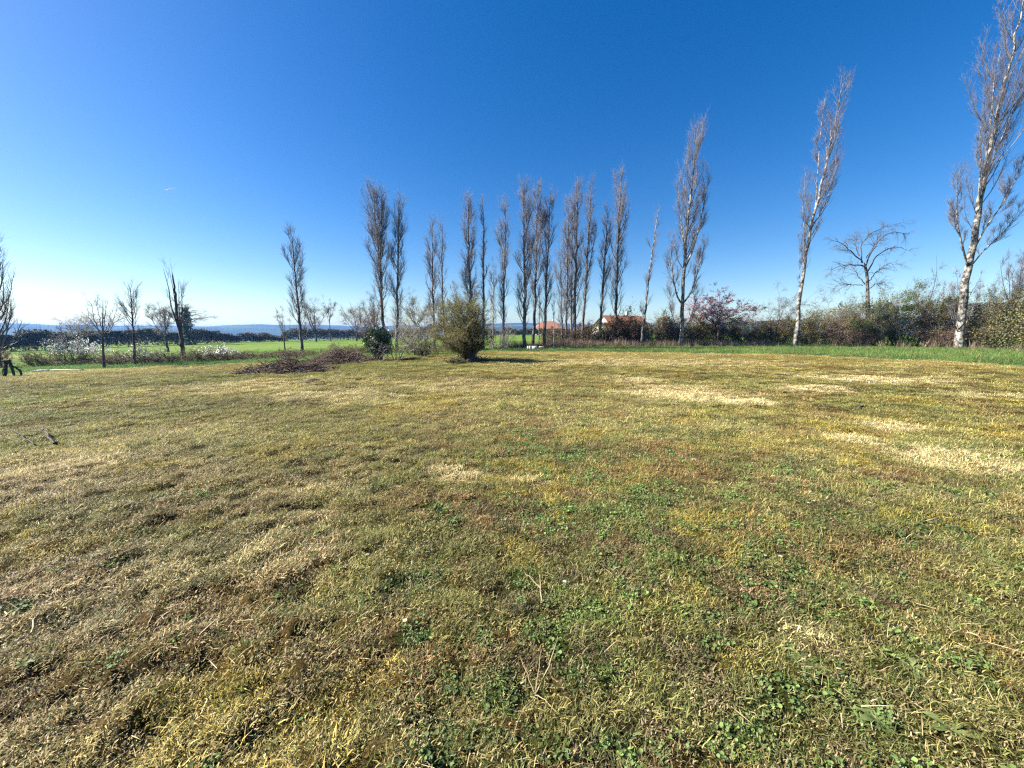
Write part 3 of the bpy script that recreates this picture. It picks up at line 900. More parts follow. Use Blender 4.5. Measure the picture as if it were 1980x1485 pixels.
poplar('pale slender sapling in front of the smaller tiled roof', [(1071, 670), (1071, 620), (1072, 566)], 35, 5, 0.05, 12, 0.45, 5, 4, 25, l3=0.35, bark=M_BARK_PALE)
poplar('half height poplar at the left flank of the dense clump', [(1087, 668), (1086, 580), (1083, 484)], 40, 12, 0.14, 40, 0.08, 8, 6, 26)
poplar('left stem of the dense clump of poplars', [(1093, 668), (1097, 560), (1098, 480), (1099, 384)], 41, 12, 0.22, 46, 0.12, 9, 7, 27)
poplar('back stem hidden in the dense clump of poplars', [(1105, 668), (1104, 560), (1106, 470), (1109, 372)], 43, 12, 0.22, 44, 0.15, 9, 6, 28)
poplar('thickest stem in the middle of the dense clump of poplars', [(1110, 668), (1112, 560), (1116, 450), (1119, 344)], 41, 14, 0.27, 56, 0.14, 10, 7, 29)
poplar('right stem of the dense clump, leaning outward with a fork', [(1125, 668), (1132, 560), (1138, 450), (1145, 342)], 42, 13, 0.23, 50, 0.14, 9, 7, 30, limbs=[(0.42, [(1141, 510, 0), (1148, 470, 0), (1156, 434, 0)], 0.07, 10, 6)])
poplar('poplar in front of the white gable, leaning right', [(1158, 668), (1163, 590), (1170, 490), (1177, 392)], 42, 12, 0.24, 46, 0.18, 9, 6, 31)
poplar('tall full poplar behind the rusty leaved shrub, next to the white gable', [(1190, 668), (1192, 560), (1195, 450), (1203, 320)], 43, 19, 0.29, 64, 0.16, 10, 8, 32)
poplar('short sparse poplar with a white lower stem, leaning right beside the red roof', [(1239, 669), (1248, 600), (1258, 510), (1275, 398)], 40, 10, 0.19, 24, 0.14, 7, 5, 33, bark=M_BARK_POPLAR)
poplar('tall poplar with clustered side limbs and white foot, by the pink blossom tree', [(1317, 669), (1319, 580), (1326, 460), (1338, 350), (1352, 232)], 40, 24, 0.32, 52, 0.30, 10, 8, 34, bark=M_BARK_POPLAR,
       limbs=[(0.22, [(1309, 575, -.4), (1300, 530, -.7), (1297, 470, -.8), (1301, 452, -.8)], 0.10, 22, 11), (0.22, [(1334, 570, .4), (1348, 530, .6), (1361, 480, .8), (1364, 460, .8)], 0.11, 22, 12),
              (0.36, [(1338, 490, .4), (1352, 440, .5), (1366, 370, .4), (1370, 330, .3)], 0.10, 24, 10), (0.42, [(1318, 430, -.4), (1311, 380, -.5), (1314, 350, -.5)], 0.07, 16, 9),
              (0.08, [(1304, 625, -.6), (1295, 590, -.8), (1292, 545, -.8)], 0.06, 14, 9), (0.09, [(1332, 625, .5), (1343, 590, .7), (1350, 560, .9)], 0.05, 12, 8)])
poplar('tall bare poplar with a long white stem curving right, alone before the hedge', [(1538, 672), (1546, 560), (1560, 470), (1574, 393), (1594, 331), (1612, 240), (1633, 136)], 38.5, 22, 0.29, 46, 0.28, 9, 8, 35, bark=M_BARK_POPLAR,
       limbs=[(0.44, [(1592, 400, 0), (1606, 370, 0), (1620, 320, 0)], 0.06, 14, 8), (0.35, [(1556, 450, -.4), (1552, 400, -.5), (1558, 330, -.5)], 0.05, 18, 9),
              (0.52, [(1582, 320, .4), (1588, 240, .5), (1598, 175, .5)], 0.06, 18, 9), (0.2, [(1546, 520, -.4), (1545, 470, -.5), (1549, 440, -.5)], 0.04, 12, 7)], l3=0.65)
poplar('largest poplar at the right border, thick pale foot with suckers and a forked crown', [(1854, 674), (1862, 590), (1874, 510), (1890, 420), (1914, 300), (1940, 190), (1976, 40), (1990, -30)], 36, 40, 0.47, 46, 0.34, 10, 9, 36, bark=M_BARK_POPLAR,
       limbs=[(0.26, [(1862, 480, -.4), (1850, 430, -.6), (1851, 360, -.7), (1856, 320, -.6)], 0.09, 24, 12), (0.30, [(1905, 440, .4), (1935, 400, .6), (1968, 340, .6), (1985, 310, .6)], 0.09, 24, 14),
              (0.24, [(1905, 480, .3), (1945, 445, .5), (1975, 400, .6)], 0.07, 18, 11), (0.42, [(1896, 310, -.3), (1896, 240, -.4), (1904, 200, -.4)], 0.08, 22, 10),
              (0.55, [(1918, 220, -.3), (1922, 150, -.4), (1940, 80, -.4)], 0.07, 24, 11), (0.48, [(1948, 240, .4), (1975, 180, .5), (2000, 110, .5)], 0.08, 20, 11),
              (0.04, [(1840, 615, -.4), (1833, 580, -.5), (1830, 552, -.5)], 0.045, 6, 4), (0.05, [(1847, 610, -.3), (1843, 575, -.3), (1842, 545, -.3)], 0.04, 5, 4),
              (0.05, [(1876, 610, -.4), (1886, 585, -.5), (1898, 560, -.5)], 0.045, 6, 4)], l3=0.7, twig=0.006)

# --- small trees at the left edge
limbed_tree('small round bare tree with many upright forks, left of the slim one', spot(201, 711)[1], [(201, 711), (199, 670), (198, 645), (199, 610), (199, 573)], 0.075, [
    ([(198, 650), (188, 644), (176, 636), (162, 624), (150, 612)], .03, .4), ([(198, 648), (190, 640), (184, 622), (178, 602), (176, 584)], .03, -.5), ([(199, 646), (194, 620), (189, 598), (188, 575)], .03, .3),
    ([(199, 646), (203, 614), (206, 588)], .028, -.3), ([(199, 648), (208, 642), (219, 628), (232, 612), (240, 597)], .03, .5), ([(199, 646), (206, 636), (212, 620), (217, 600)], .028, -.6),
    ([(199, 652), (193, 642), (186, 632), (172, 614), (168, 600)], .024, -.8), ([(199, 650), (210, 634), (224, 606), (227, 592)], .024, .9)], 41, 15, 6, -0.10, 0.42, M_TWIG_GREY, M_BARK_DARK, 0.08)
poplar('small slim bare tree with a narrow crown, between the round one and the broken poplar', [(261, 708), (258, 640), (254, 590), (252, 553)], spot(261, 708)[1], 15, 0.105, 22, 0.36, 7, 5, 42, l3=0.4, twig=0.003, up=0.16, group='bare trees along the left edge')
bare_tree('thin sapling close to the left side of the slim lone poplar', 553, 31, 590, 14, 0.06, 43, fork=0.4, n0=6, n2=6, n3=5, ang=0.5, twig=0.006, deep=0.6)
bare_tree('pale feathery bare tree far off behind the blossoming shrub', 150, 60, 604, 36, 0.14, 44, fork=0.35, n0=8, n2=7, n3=8, up=0.08, twig=0.012, l3=1.0)
bare_tree('low dark tree with heavy crooked limbs behind the blossoming shrub', 133, 52, 624, 22, 0.16, 45, fork=0.3, n0=7, n2=5, n3=5, up=0.05, twig=0.02, l3=0.8, ang=0.9, mat=M_TWIG_BROWN, deep=0.8)
bare_tree('pale round bare tree behind the broken poplar', 325, 52, 584, 27, 0.15, 46, fork=0.28, n0=9, n2=8, n3=8, up=0.08, twig=0.012, l3=1.0)
def ivy_tree():
    root = bare_tree('ivy clad tree with one long crooked limb reaching right, behind the broken poplar', 366, 96, 576, 30, 0.40, 47, fork=0.55, n0=9, n2=6, n3=6, up=0.06, ang=1.0, twig=0.016, l3=0.9, wig=0.22)
    rng = np.random.default_rng(470)
    H = at(366, 576, 96)[2] - root.location[2]
    n = 5200
    z = rng.random(n) ** 0.9 * H * 0.80
    r = (0.12 * H * (1 - z / H) ** 0.8 + 0.3) * rng.random(n) ** 0.5 * (0.8 + 0.5 * np.sin(z * 2.1) ** 2)
    a = rng.uniform(0, 2 * math.pi, n)
    b = MB()
    leaves(b, rng, np.stack([r * np.cos(a), r * np.sin(a), z], 1), 0.32)
    b.build('ivy', M_LEAF_EVERGREEN, root)
ivy_tree()

# --- bare trees beyond the meadow
for args in [
    ('spreading bare tree on the far hedge, right of the slim lone poplar', 612, 118, 575, 26, 0.30, 51, dict(n0=9, fork=0.22, ang=0.5)),
    ('tall thin bare tree on the far hedge, between two spreading ones', 640, 122, 572, 10, 0.18, 52, dict(n0=5, fork=0.4, ang=0.3)),
    ('bare tree with arching limbs on the far hedge, left of the double topped poplar', 690, 120, 580, 24, 0.28, 53, dict(n0=8, fork=0.2, ang=0.7)),
    ('fine twigged bare tree directly behind the double topped poplar', 724, 95, 560, 26, 0.24, 54, dict(n0=10, fork=0.2, ang=0.35)),
    ('round crowned bare tree between the narrow poplar and the pair', 803, 100, 560, 30, 0.28, 55, dict(n0=9, fork=0.32, ang=0.7)),
    ('pale bare tree behind the pair of poplars above the pale green foliage', 858, 95, 572, 26, 0.22, 56, dict(n0=9, fork=0.25, ang=0.6)),
    ('loose bare tree with light buds behind the olive willow bush', 900, 60, 545, 26, 0.16, 57, dict(n0=9, fork=0.3, ang=0.55, leafn=900, leafm=M_LEAF_PALE, leafs=0.10)),
]:
    lb, px, Y, ty, hw, r0, sd, kw = args
    bare_tree(lb, px, Y, ty, hw, r0, sd, n2=8, n3=8, up=0.10, twig=0.019, l3=0.9, mat=M_TWIG_BROWN, group='bare trees beyond the meadow', **kw)

# --- trees in and behind the right hedge
limbed_tree('spreading bare tree with drooping outer twigs behind the hedge, between the two largest poplars', 44, [(1680, 668), (1678, 590), (1677, 530), (1670, 505)], 0.24, [
    ([(1672, 520), (1684, 483), (1707, 456), (1734, 446), (1750, 452), (1754, 464)], .09, 1), ([(1677, 526), (1695, 495), (1719, 479), (1742, 477), (1762, 486)], .08, .6),
    ([(1668, 508), (1644, 483), (1625, 468), (1602, 465)], .07, -.6), ([(1670, 515), (1640, 511), (1613, 518), (1600, 534)], .08, -1), ([(1672, 550), (1656, 526), (1644, 512)], .06, .5),
    ([(1668, 552), (1640, 550), (1617, 553), (1605, 562)], .05, .8), ([(1666, 508), (1664, 483), (1672, 460), (1688, 448), (1719, 436), (1750, 429)], .07, -.3), ([(1662, 495), (1652, 472), (1656, 455)], .05, .3),
    ([(1678, 545), (1700, 520), (1722, 508), (1740, 512)], .06, -.8), ([(1677, 560), (1697, 548), (1715, 545)], .05, 1.0), ([(1674, 500), (1694, 470), (1700, 450), (1712, 438)], .05, -1)], 61, 20, 9)
bare_tree('small tree in pink blossom beside the tall forked poplar', 1388, 43.5, 561, 46, 0.14, 62, fork=0.42, n0=16, n2=8, n3=7, up=0.06, ang=0.9, wig=0.08, twig=0.009, mat=M_TWIG_BROWN, fill=0.6, blossom=(9000, 0.13, M_BLOSSOM_PINK), bark=M_BARK_DARK, l3=0.6)
bare_tree('low scrubby bare tree left of the long white poplar stem', 1500, 46, 548, 34, 0.10, 63, fork=0.3, n0=8, n2=7, n3=6, up=0.03, ang=0.9, twig=0.009, mat=M_TWIG_POPLAR, leafn=500, leafm=M_LEAF_HEDGE, leafs=0.10, wig=0.2)
bare_tree('thin grey scrub tree in the dip right of the pink blossom tree', 1452, 46, 580, 22, 0.07, 64, fork=0.3, n0=6, n2=6, n3=5, ang=0.8, twig=0.009, mat=M_TWIG_POPLAR, wig=0.2)
bare_tree('small bare scrub tree right of the long white poplar stem', 1596, 47, 566, 28, 0.08, 65, fork=0.3, n0=8, n2=6, n3=6, ang=0.8, twig=0.009, mat=M_TWIG_POPLAR, wig=0.2)
bare_tree('wind swept bare bush tree right of the drooping tree', 1772, 42, 512, 34, 0.10, 66, fork=0.3, n0=8, n2=6, n3=6, ang=0.8, up=0.0, twig=0.010, mat=M_TWIG_POPLAR, lean=0.2, wig=0.18)
bare_tree('reddish budding tree top just left of the largest poplar', 1836, 42, 518, 16, 0.08, 67, fork=0.4, n0=6, n2=6, n3=5, ang=0.6, twig=0.009, mat=M_TWIG_POPLAR, blossom=(350, 0.10, M_BLOSSOM_PINK))
bare_tree('hazy violet bare tree behind the largest poplar at the right border', 1945, 43, 480, 46, 0.16, 68, fork=0.3, n0=10, n2=8, n3=8, ang=0.8, up=0.06, twig=0.009, mat=M_TWIG_POPLAR)

# ------------------------------------------------------------------ shrubs of the right hedge
for lb, px, Y, ty, hw, sd, kw in [
    ('dark twiggy scrub at the foot of the dense poplar clump', 1128, 43.5, 622, 22, 71, dict(leafm=M_LEAF_BROWN, leafn=1800)),
    ('rusty leaved young tree in front of the red roof', 1196, 42.5, 597, 30, 72, dict(leafm=M_LEAF_RUST, leafn=2600, stems=12, leaf=0.15, spread=0.5, inner=0.35)),
    ('low green brown bush before the white gable', 1170, 43.5, 634, 26, 73, dict(leafm=M_LEAF_HEDGE, leafn=2800, inner=0.75)),
    ('dense low olive bush under the poplar that leans before the white gable', 1149, 42.8, 637, 26, 93, dict(leafm=M_LEAF_HEDGE, leafn=2400, inner=0.75)),
    ('round dark evergreen shrub hiding the red roof', 1221, 43.5, 618, 28, 74, dict(leafm=M_LEAF_GREEN, leafn=4200, inner=0.7)),
    ('tall brown twiggy shrub between the sparse and the forked poplars', 1272, 44.5, 604, 30, 75, dict(leafm=M_LEAF_HEDGE, leafn=2200, inner=0.4)),
    ('brown shrub directly left of the forked poplar', 1300, 44, 612, 22, 76, dict(leafm=M_LEAF_BROWN, leafn=1700)),
    ('olive shrub right of the forked poplar, under the pink blossom tree', 1350, 44.5, 606, 32, 77, dict(leafm=M_LEAF_HEDGE, leafn=3000)),
    ('dark shrub beneath the pink blossom tree', 1400, 45, 614, 30, 78, dict(leafm=M_LEAF_HEDGE, leafn=2600)),
    ('low dark shrub in the dip of the hedge', 1448, 45, 630, 30, 79, dict(leafm=M_LEAF_GREEN, leafn=2600, inner=0.7)),
    ('brown green shrub left of the long white stem', 1500, 45, 610, 34, 80, dict(leafm=M_LEAF_HEDGE, leafn=3400)),
    ('dark bramble bush right of the long white stem', 1568, 43, 606, 34, 81, dict(leafm=M_LEAF_HEDGE, leafn=3600)),
    ('brown shrub half way between the white stem and the drooping tree', 1622, 43, 598, 36, 82, dict(leafm=M_LEAF_BROWN, leafn=2600, inner=0.4)),
    ('bright olive shrub beneath the drooping tree, left part', 1676, 41, 566, 40, 83, dict(leafm=M_LEAF_GREEN, leafn=5200)),
    ('bright olive shrub beneath the drooping tree, right part', 1738, 40.5, 548, 40, 84, dict(leafm=M_LEAF_GREEN, leafn=5200)),
    ('dark brown shrub with an arched top left of the largest poplar', 1802, 40, 566, 44, 85, dict(leafm=M_LEAF_HEDGE, leafn=5600)),
    ('yellow green shrub behind the foot of the largest poplar', 1872, 41.5, 556, 40, 86, dict(leafm=M_LEAF_GREEN, leafn=4200, twigm=M_TWIG_OLIVE)),
    ('dark hedge shrub flecked with white blossom at the right border', 1928, 38, 568, 46, 87, dict(leafm=M_LEAF_HEDGE, leafn=5600, blossom=(160, 0.11, M_BLOSSOM, 0.35))),
    ('brown topped shrub cut by the right border', 1992, 37, 556, 46, 88, dict(leafm=M_LEAF_HEDGE, leafn=4600)),
    ('low bramble at the foot of the largest poplar, left side', 1822, 37.5, 634, 34, 89, dict(leafm=M_LEAF_BROWN, leafn=1800)),
    ('low bramble at the foot of the largest poplar, right side', 1900, 36.0, 626, 50, 90, dict(leafm=M_LEAF_HEDGE, leafn=3200)),
    ('low grey bramble before the drooping tree', 1650, 40.5, 634, 46, 92, dict(leafm=M_LEAF_BROWN, leafn=2200)),
]:
    kw = dict(dict(stems=20, leaf=0.115 if px > 1640 else 0.125, depth=0.8, ragged=0.3, twigs=1.25, inner=0.6), **kw)
    kw['leafn'] = int(kw['leafn'] * 2.3)
    shrub(lb, px, Y, ty, hw, sd, group='shrubs of the right hedge', **kw)

def thicket():
    """what grows so closely inside the right hedge that no plant can be told apart"""
    rng = np.random.default_rng(95)
    line = HEDGE_LINE[:9] + np.array([0.4, 1.6])
    d = np.concatenate([[0], np.cumsum(np.linalg.norm(np.diff(line, axis=0), axis=1))])
    n = 60000
    sx = rng.uniform(2, d[-1], n)
    x, y = np.interp(sx, d, line[:, 0]), np.interp(sx, d, line[:, 1])
    nrm = rng.uniform(-1.2, 2.2, n)
    x = x + nrm * 0.3; y = y + nrm
    hh = (1.9 + 2.8 * fbm(sx * 0.16, sx * 0, 96, 3)) * (0.75 + 0.5 * sstep(20, 42, sx))
    z = hh * rng.random(n) ** 0.7
    L = MB()
    v = np.clip(fbm(sx * 0.25, z * 0.4, 97, 3) * 1.6 - 0.35 + rng.normal(size=n) * 0.2, 0, 1)
    leaves(L, rng, np.stack([x, y, height(x, y) + z], 1), 0.14, 0.2, 0.6, v=v)
    tag(L.build('hedge_undergrowth', leaf_mat('undergrowth_leaves', [(0.0, (0.05, 0.035, 0.022)), (0.35, (0.10, 0.075, 0.04)), (0.65, (0.115, 0.115, 0.04)), (1.0, (0.22, 0.21, 0.09))], 0.7, 0.2)), 'tangled brown and olive undergrowth inside the right hedge', kind='stuff')
    k = 2600
    sx = rng.uniform(2, d[-1] - 14, k)
    x, y = np.interp(sx, d, line[:, 0]), np.interp(sx, d, line[:, 1]) + rng.uniform(-1.4, 1.0, k)
    B = np.stack([x, y, height(x, y)], 1)
    D = np.stack([rng.normal(size=k) * 0.5, rng.normal(size=k) * 0.3, rng.uniform(0.8, 2.8, k)], 1)
    P = np.stack([B, B + D * 0.5 + rng.normal(size=(k, 3)) * 0.12, B + D], 1)
    T = MB(); tubes(T, P, np.array([0.014, 0.010, 0.004]) * np.ones((k, 3)), 3, True, None, rng)
    tag(T.build('undergrowth_stems', M_TWIG_BROWN), 'bare stems standing in the undergrowth of the right hedge', kind='stuff')
thicket()

# ------------------------------------------------------------------ bushes standing on the lawn
def willow_bush():
    rng = np.random.default_rng(201)
    b = spot(906, 698)
    root = thing('willow_bush', 'big olive willow bush of many fanned stems on a mound of dead branches', 'bush', b)
    H = at(906, 574, b[1])[2] - b[2]
    W = 60.0 / F_PX * b[1]
    n = 125
    d = norm(rng.normal(size=(n, 3)))
    d[:, 2] = np.where(d[:, 2] < -0.75, -d[:, 2], d[:, 2])
    tgt = d * np.array([W, W * 0.9, H * 0.50]) * (0.55 + 0.5 * rng.random((n, 1)) ** 0.5) + np.array([-0.26 * W, 0, H * 0.50])
    tgt[:, 2] = np.maximum(tgt[:, 2], 0.10 * H)
    s0 = rng.normal(size=(n, 3)) * np.array([0.14, 0.14, 0]) + np.array([0.12, 0, -0.05])
    mid = s0 * 0.5 + tgt * 0.5 * np.array([0.75, 0.75, 1]) + np.array([0, 0, 0.10 * H]) + rng.normal(size=(n, 3)) * 0.10
    t = np.linspace(0, 1, 10)[None, :, None]
    P1 = s0[:, None] * (1 - t) ** 2 + 2 * mid[:, None] * t * (1 - t) + tgt[:, None] * t ** 2
    P1[:, 1:-1] += rng.normal(size=(n, 8, 3)) * 0.02
    R1 = rng.uniform(0.012, 0.034, n)[:, None] * np.linspace(1, 0.2, 10)[None]
    n2 = n * 12
    i2 = rng.integers(0, n, n2)
    P2, R2 = grow(rng, P1, R1, i2, rng.uniform(0.3, 1, n2), rng.uniform(0.4, 1.2, n2), rng.uniform(0.25, 0.75, n2), 6, up=0.06, wig=0.18, r=0.009, taper=0.4)
    n3 = n2 * 15
    i3 = rng.integers(0, n2, n3)
    P3, R3 = grow(rng, P2, R2, i3, rng.uniform(0.1, 1, n3), rng.uniform(0.4, 1.2, n3), rng.uniform(0.10, 0.34, n3), 3, up=0.06, wig=0.2, r=0.0048, taper=0.6, rk=1)
    m = MB(); tubes(m, P1, R1, 5, True, None, rng); m.build('stems', M_BARK_DARK, root)
    m = MB(); tubes(m, P2, R2, 3, True, None, rng); tubes(m, P3, R3, 3, True, None, rng); m.build('twigs', M_TWIG_OLIVE, root)
    m = MB()
    C = along(rng, P3, 44000, 0.1, 1, 0.02)
    keep = rng.random(len(C)) < 0.28 + 0.65 * sstep(0.35 * H, 0.95 * H, C[:, 2] - 0.35 * C[:, 0])
    leaves(m, rng, C[keep], 0.042, 0.2, 0.5)
    m.build('leaves', M_LEAF_OLIVE, root)
    # the mound of dead branches at its foot
    m = MB()
    k = 260
    a = rng.uniform(0, 2 * math.pi, k)
    rr = rng.random(k) ** 0.6
    c = np.stack([0.15 + rr * np.cos(a) * 0.95, -0.25 + rr * np.sin(a) * 0.55, 0.02 + 0.30 * (1 - rr) * rng.random(k)], 1)
    d = norm(np.stack([rng.normal(size=k), rng.normal(size=k), rng.normal(size=k) * 0.25], 1)) * rng.uniform(0.15, 0.5, k)[:, None]
    P = np.stack([c - d, c + rng.normal(size=(k, 3)) * 0.02, c + d], 1)
    P[..., 2] = np.maximum(P[..., 2], 0.0)
    tubes(m, P, np.full((k, 3), 1) * rng.uniform(0.008, 0.03, k)[:, None], 4, True, None, rng)
    o = m.build('dead_branches', M_STICK, root)
    o['kind'] = 'stuff'
willow_bush()

def evergreen_bush():
    b = spot(731, 697)
    rng = np.random.default_rng(202)
    root = thing('laurel_bush', 'dense dark evergreen bush with glossy leaves left of the bare pale shrub', 'bush', b)
    H = at(731, 621, b[1])[2] - b[2]
    W = 32.0 / F_PX * b[1]
    nb = 60
    d = norm(rng.normal(size=(nb, 3)))
    cc = d * rng.uniform(0.3, 0.85, nb)[:, None] * np.array([W, W * 0.9, H * 0.5]) + np.array([0, 0, H * 0.48])
    cc[:, 0] -= 0.16 * W * (cc[:, 2] / H - 0.5)
    k = rng.integers(0, nb, 7600)
    dd = norm(rng.normal(size=(7600, 3))) * (rng.random(7600) ** 0.3)[:, None] * rng.uniform(0.16, 0.34, nb)[k][:, None]
    C = cc[k] + dd
    C = C[C[:, 2] > 0.02]
    m = MB(); leaves(m, rng, C, 0.105, 0.35, 0.45); m.build('leaves', M_LEAF_EVERGREEN, root)
    m = MB()
    S = np.repeat(np.array([[[0, 0, -0.05], [0, 0, 0.2]]]), 30, 0) + rng.normal(size=(30, 1, 3)) * np.array([0.2, 0.2, 0])
    E = cc[:30]
    P = np.stack([S[:, 0], S[:, 0] * 0.6 + E * 0.4 + np.array([0, 0, 0.1]), E], 1)
    tubes(m, P, np.array([0.025, 0.016, 0.005]) * np.ones((30, 3)), 4, True, None, rng)
    m.build('stems', M_STICK, root)
evergreen_bush()

def bare_pale_shrub():
    b = spot(768, 697)
    rng = np.random.default_rng(204)
    root = thing('bare_shrub', 'leafless shrub of crooked pale stems beside the dark evergreen bush', 'shrub', b)
    stems = [[(764, 697, 0), (765, 680, 0), (764, 655, 0), (766, 636, .1), (762, 622, .1)], [(772, 697, 0), (780, 680, 0), (790, 655, .2), (804, 640, .3), (818, 625, .3)],
             [(770, 697, 0), (776, 672, -.2), (777, 650, -.3), (788, 632, -.3), (795, 618, -.3)], [(762, 697, 0), (752, 674, -.3), (738, 666, -.5), (722, 658, -.6)],
             [(762, 698, 0), (745, 690, -.4), (734, 688, -.6), (728, 684, -.7)], [(763, 697, 0), (756, 678, .3), (752, 650, .4), (744, 625, .4)],
             [(774, 697, 0), (790, 682, -.3), (806, 668, -.4), (822, 655, -.4)], [(765, 697, 0), (768, 670, .4), (774, 640, .5), (776, 622, .5)],
             [(762, 697, 0), (742, 682, -.2), (730, 676, -.3), (716, 672, -.4)], [(771, 697, 0), (786, 668, .4), (800, 652, .5), (812, 640, .6)]]
    m = MB(); tw = MB()
    for st in stems:
        pts = [at(px, py, b[1] + dy) - b for px, py, dy in st]
        pts[0][2] = -0.05
        P = smooth_path(pts, 12)
        P[1:-1] += rng.normal(size=(10, 3)) * 0.018
        R = 0.021 * np.linspace(1, 0.3, 12)
        tubes(m, P[None], R[None], 6, True, 0.6)
        n = 9
        P2, R2 = grow(rng, P[None], R[None], np.zeros(n, int), rng.uniform(0.3, 1, n), rng.uniform(0.4, 1.1, n), rng.uniform(0.25, 0.7, n), 6, up=0.06, wig=0.25, r=0.012, taper=0.3)
        P3, R3 = grow(rng, P2, R2, rng.integers(0, n, n * 5), rng.uniform(0.2, 1, n * 5), rng.uniform(0.4, 1.1, n * 5), rng.uniform(0.12, 0.35, n * 5), 4, up=0.05, wig=0.22, r=0.005, taper=0.5)
        tubes(m, P2, R2, 4, True, 0.6); tubes(tw, P3, R3, 3, True, None, rng)
    m.build('stems', M_BARK_PALE, root, True)
    tag(tw.build('twigs', M_TWIG_GREY, root), kind='stuff')
bare_pale_shrub()

shrub('airy pale green shrub left of the willow bush, poplar stem inside it', 818, 26, 588, 44, 211, stems=16, leafn=3400, leaf=0.06, leafm=M_LEAF_PALE, twigm=M_TWIG_GREY, spread=0.9, inner=0.15)
shrub('yellow green low shrub between the bare pale shrub and the willow bush', 812, 27, 648, 34, 212, stems=14, leafn=2600, leaf=0.06, leafm=M_LEAF_YELLOW, twigm=M_TWIG_OLIVE, inner=0.4)
shrub('small dark shrub at the lawn edge behind the bare pale shrub', 814, 23.5, 668, 14, 213, stems=10, leafn=1300, leaf=0.06, leafm=M_LEAF_EVERGREEN)
shrub('thin leafy scrub right of the willow bush under the narrow poplars', 962, 31, 618, 30, 214, stems=12, leafn=900, leaf=0.07, leafm=M_LEAF_GREEN, twigm=M_TWIG_GREY, inner=0.0, spread=0.9)
shrub('tall reddish brown shrub behind the dark evergreen bush', 712, 60, 590, 22, 215, stems=20, leafn=1400, leaf=0.14, leafm=M_LEAF_RUST, twigm=M_TWIG_BROWN, inner=0.1)
shrub('pale twiggy shrub behind the narrow poplar', 780, 62, 612, 26, 216, stems=20, leafn=900, leaf=0.12, leafm=M_LEAF_PALE, twigm=M_TWIG_GREY, inner=0.0)
shrub('small green tuft of shrub at the left foot of the willow bush', 882, 18.6, 684, 18, 217, stems=14, leafn=900, leaf=0.05, leafm=M_LEAF_GREEN, H=0.28, W=0.5)

# ------------------------------------------------------------------ shrubs along the left edge of the lawn
for lb, px, py, ty, hw, sd, kw in [
    ('rounded shrub covered in white blossom, largest of the left edge', 147, 706, 657, 40, 221, dict(leafm=M_LEAF_HEDGE, leafn=2600, leaf=0.05, blossom=(2000, 0.07, M_BLOSSOM, 0.45))),
    ('dark low shrub left of the large white blossoming one', 82, 708, 676, 30, 222, dict(leafm=M_LEAF_GREEN, leafn=2000, leaf=0.05)),
    ('dark shrub between the two small bare trees', 230, 707, 680, 28, 223, dict(leafm=M_LEAF_BROWN, leafn=1500, leaf=0.05)),
    ('small shrub with scattered white blossom right of the slim small tree', 282, 706, 668, 26, 224, dict(leafm=M_LEAF_HEDGE, leafn=1700, leaf=0.05, blossom=(420, 0.06, M_BLOSSOM, 0.4))),
    ('dark shrub left of the broken poplar', 325, 705, 676, 26, 225, dict(leafm=M_LEAF_GREEN, leafn=1700, leaf=0.05)),
    ('brown green shrub right of the broken poplar', 383, 702, 672, 26, 226, dict(leafm=M_LEAF_HEDGE, leafn=1500, leaf=0.06)),
    ('white blossoming shrub in the middle of the left edge', 425, 700, 668, 30, 227, dict(leafm=M_LEAF_HEDGE, leafn=1700, leaf=0.06, blossom=(700, 0.07, M_BLOSSOM, 0.45))),
    ('low grey green shrub right of the white blossoming one', 478, 698, 678, 36, 228, dict(leafm=M_LEAF_BROWN, leafn=1600, leaf=0.06)),
    ('low dark shrub at the foot of the slim lone poplar', 560, 694, 676, 30, 229, dict(leafm=M_LEAF_BROWN, leafn=1300, leaf=0.07)),
    ('thin scrub with dry stems left of the dark evergreen bush', 664, 690, 664, 36, 230, dict(leafm=M_LEAF_HEDGE, leafn=1500, leaf=0.06, inner=0.1)),
    ('reddish twiggy shrub at the left border of the picture', 2, 712, 668, 16, 231, dict(leafm=M_LEAF_RUST, leafn=900, leaf=0.05, inner=0.0)),
]:
    kw = dict(dict(stems=20, depth=0.8, stem_r=0.02, twigs=0.8), **kw)
    b = spot(px, py)
    shrub(lb, px, b[1], ty, hw, sd, base=b, group='shrubs along the left edge of the lawn', **kw)

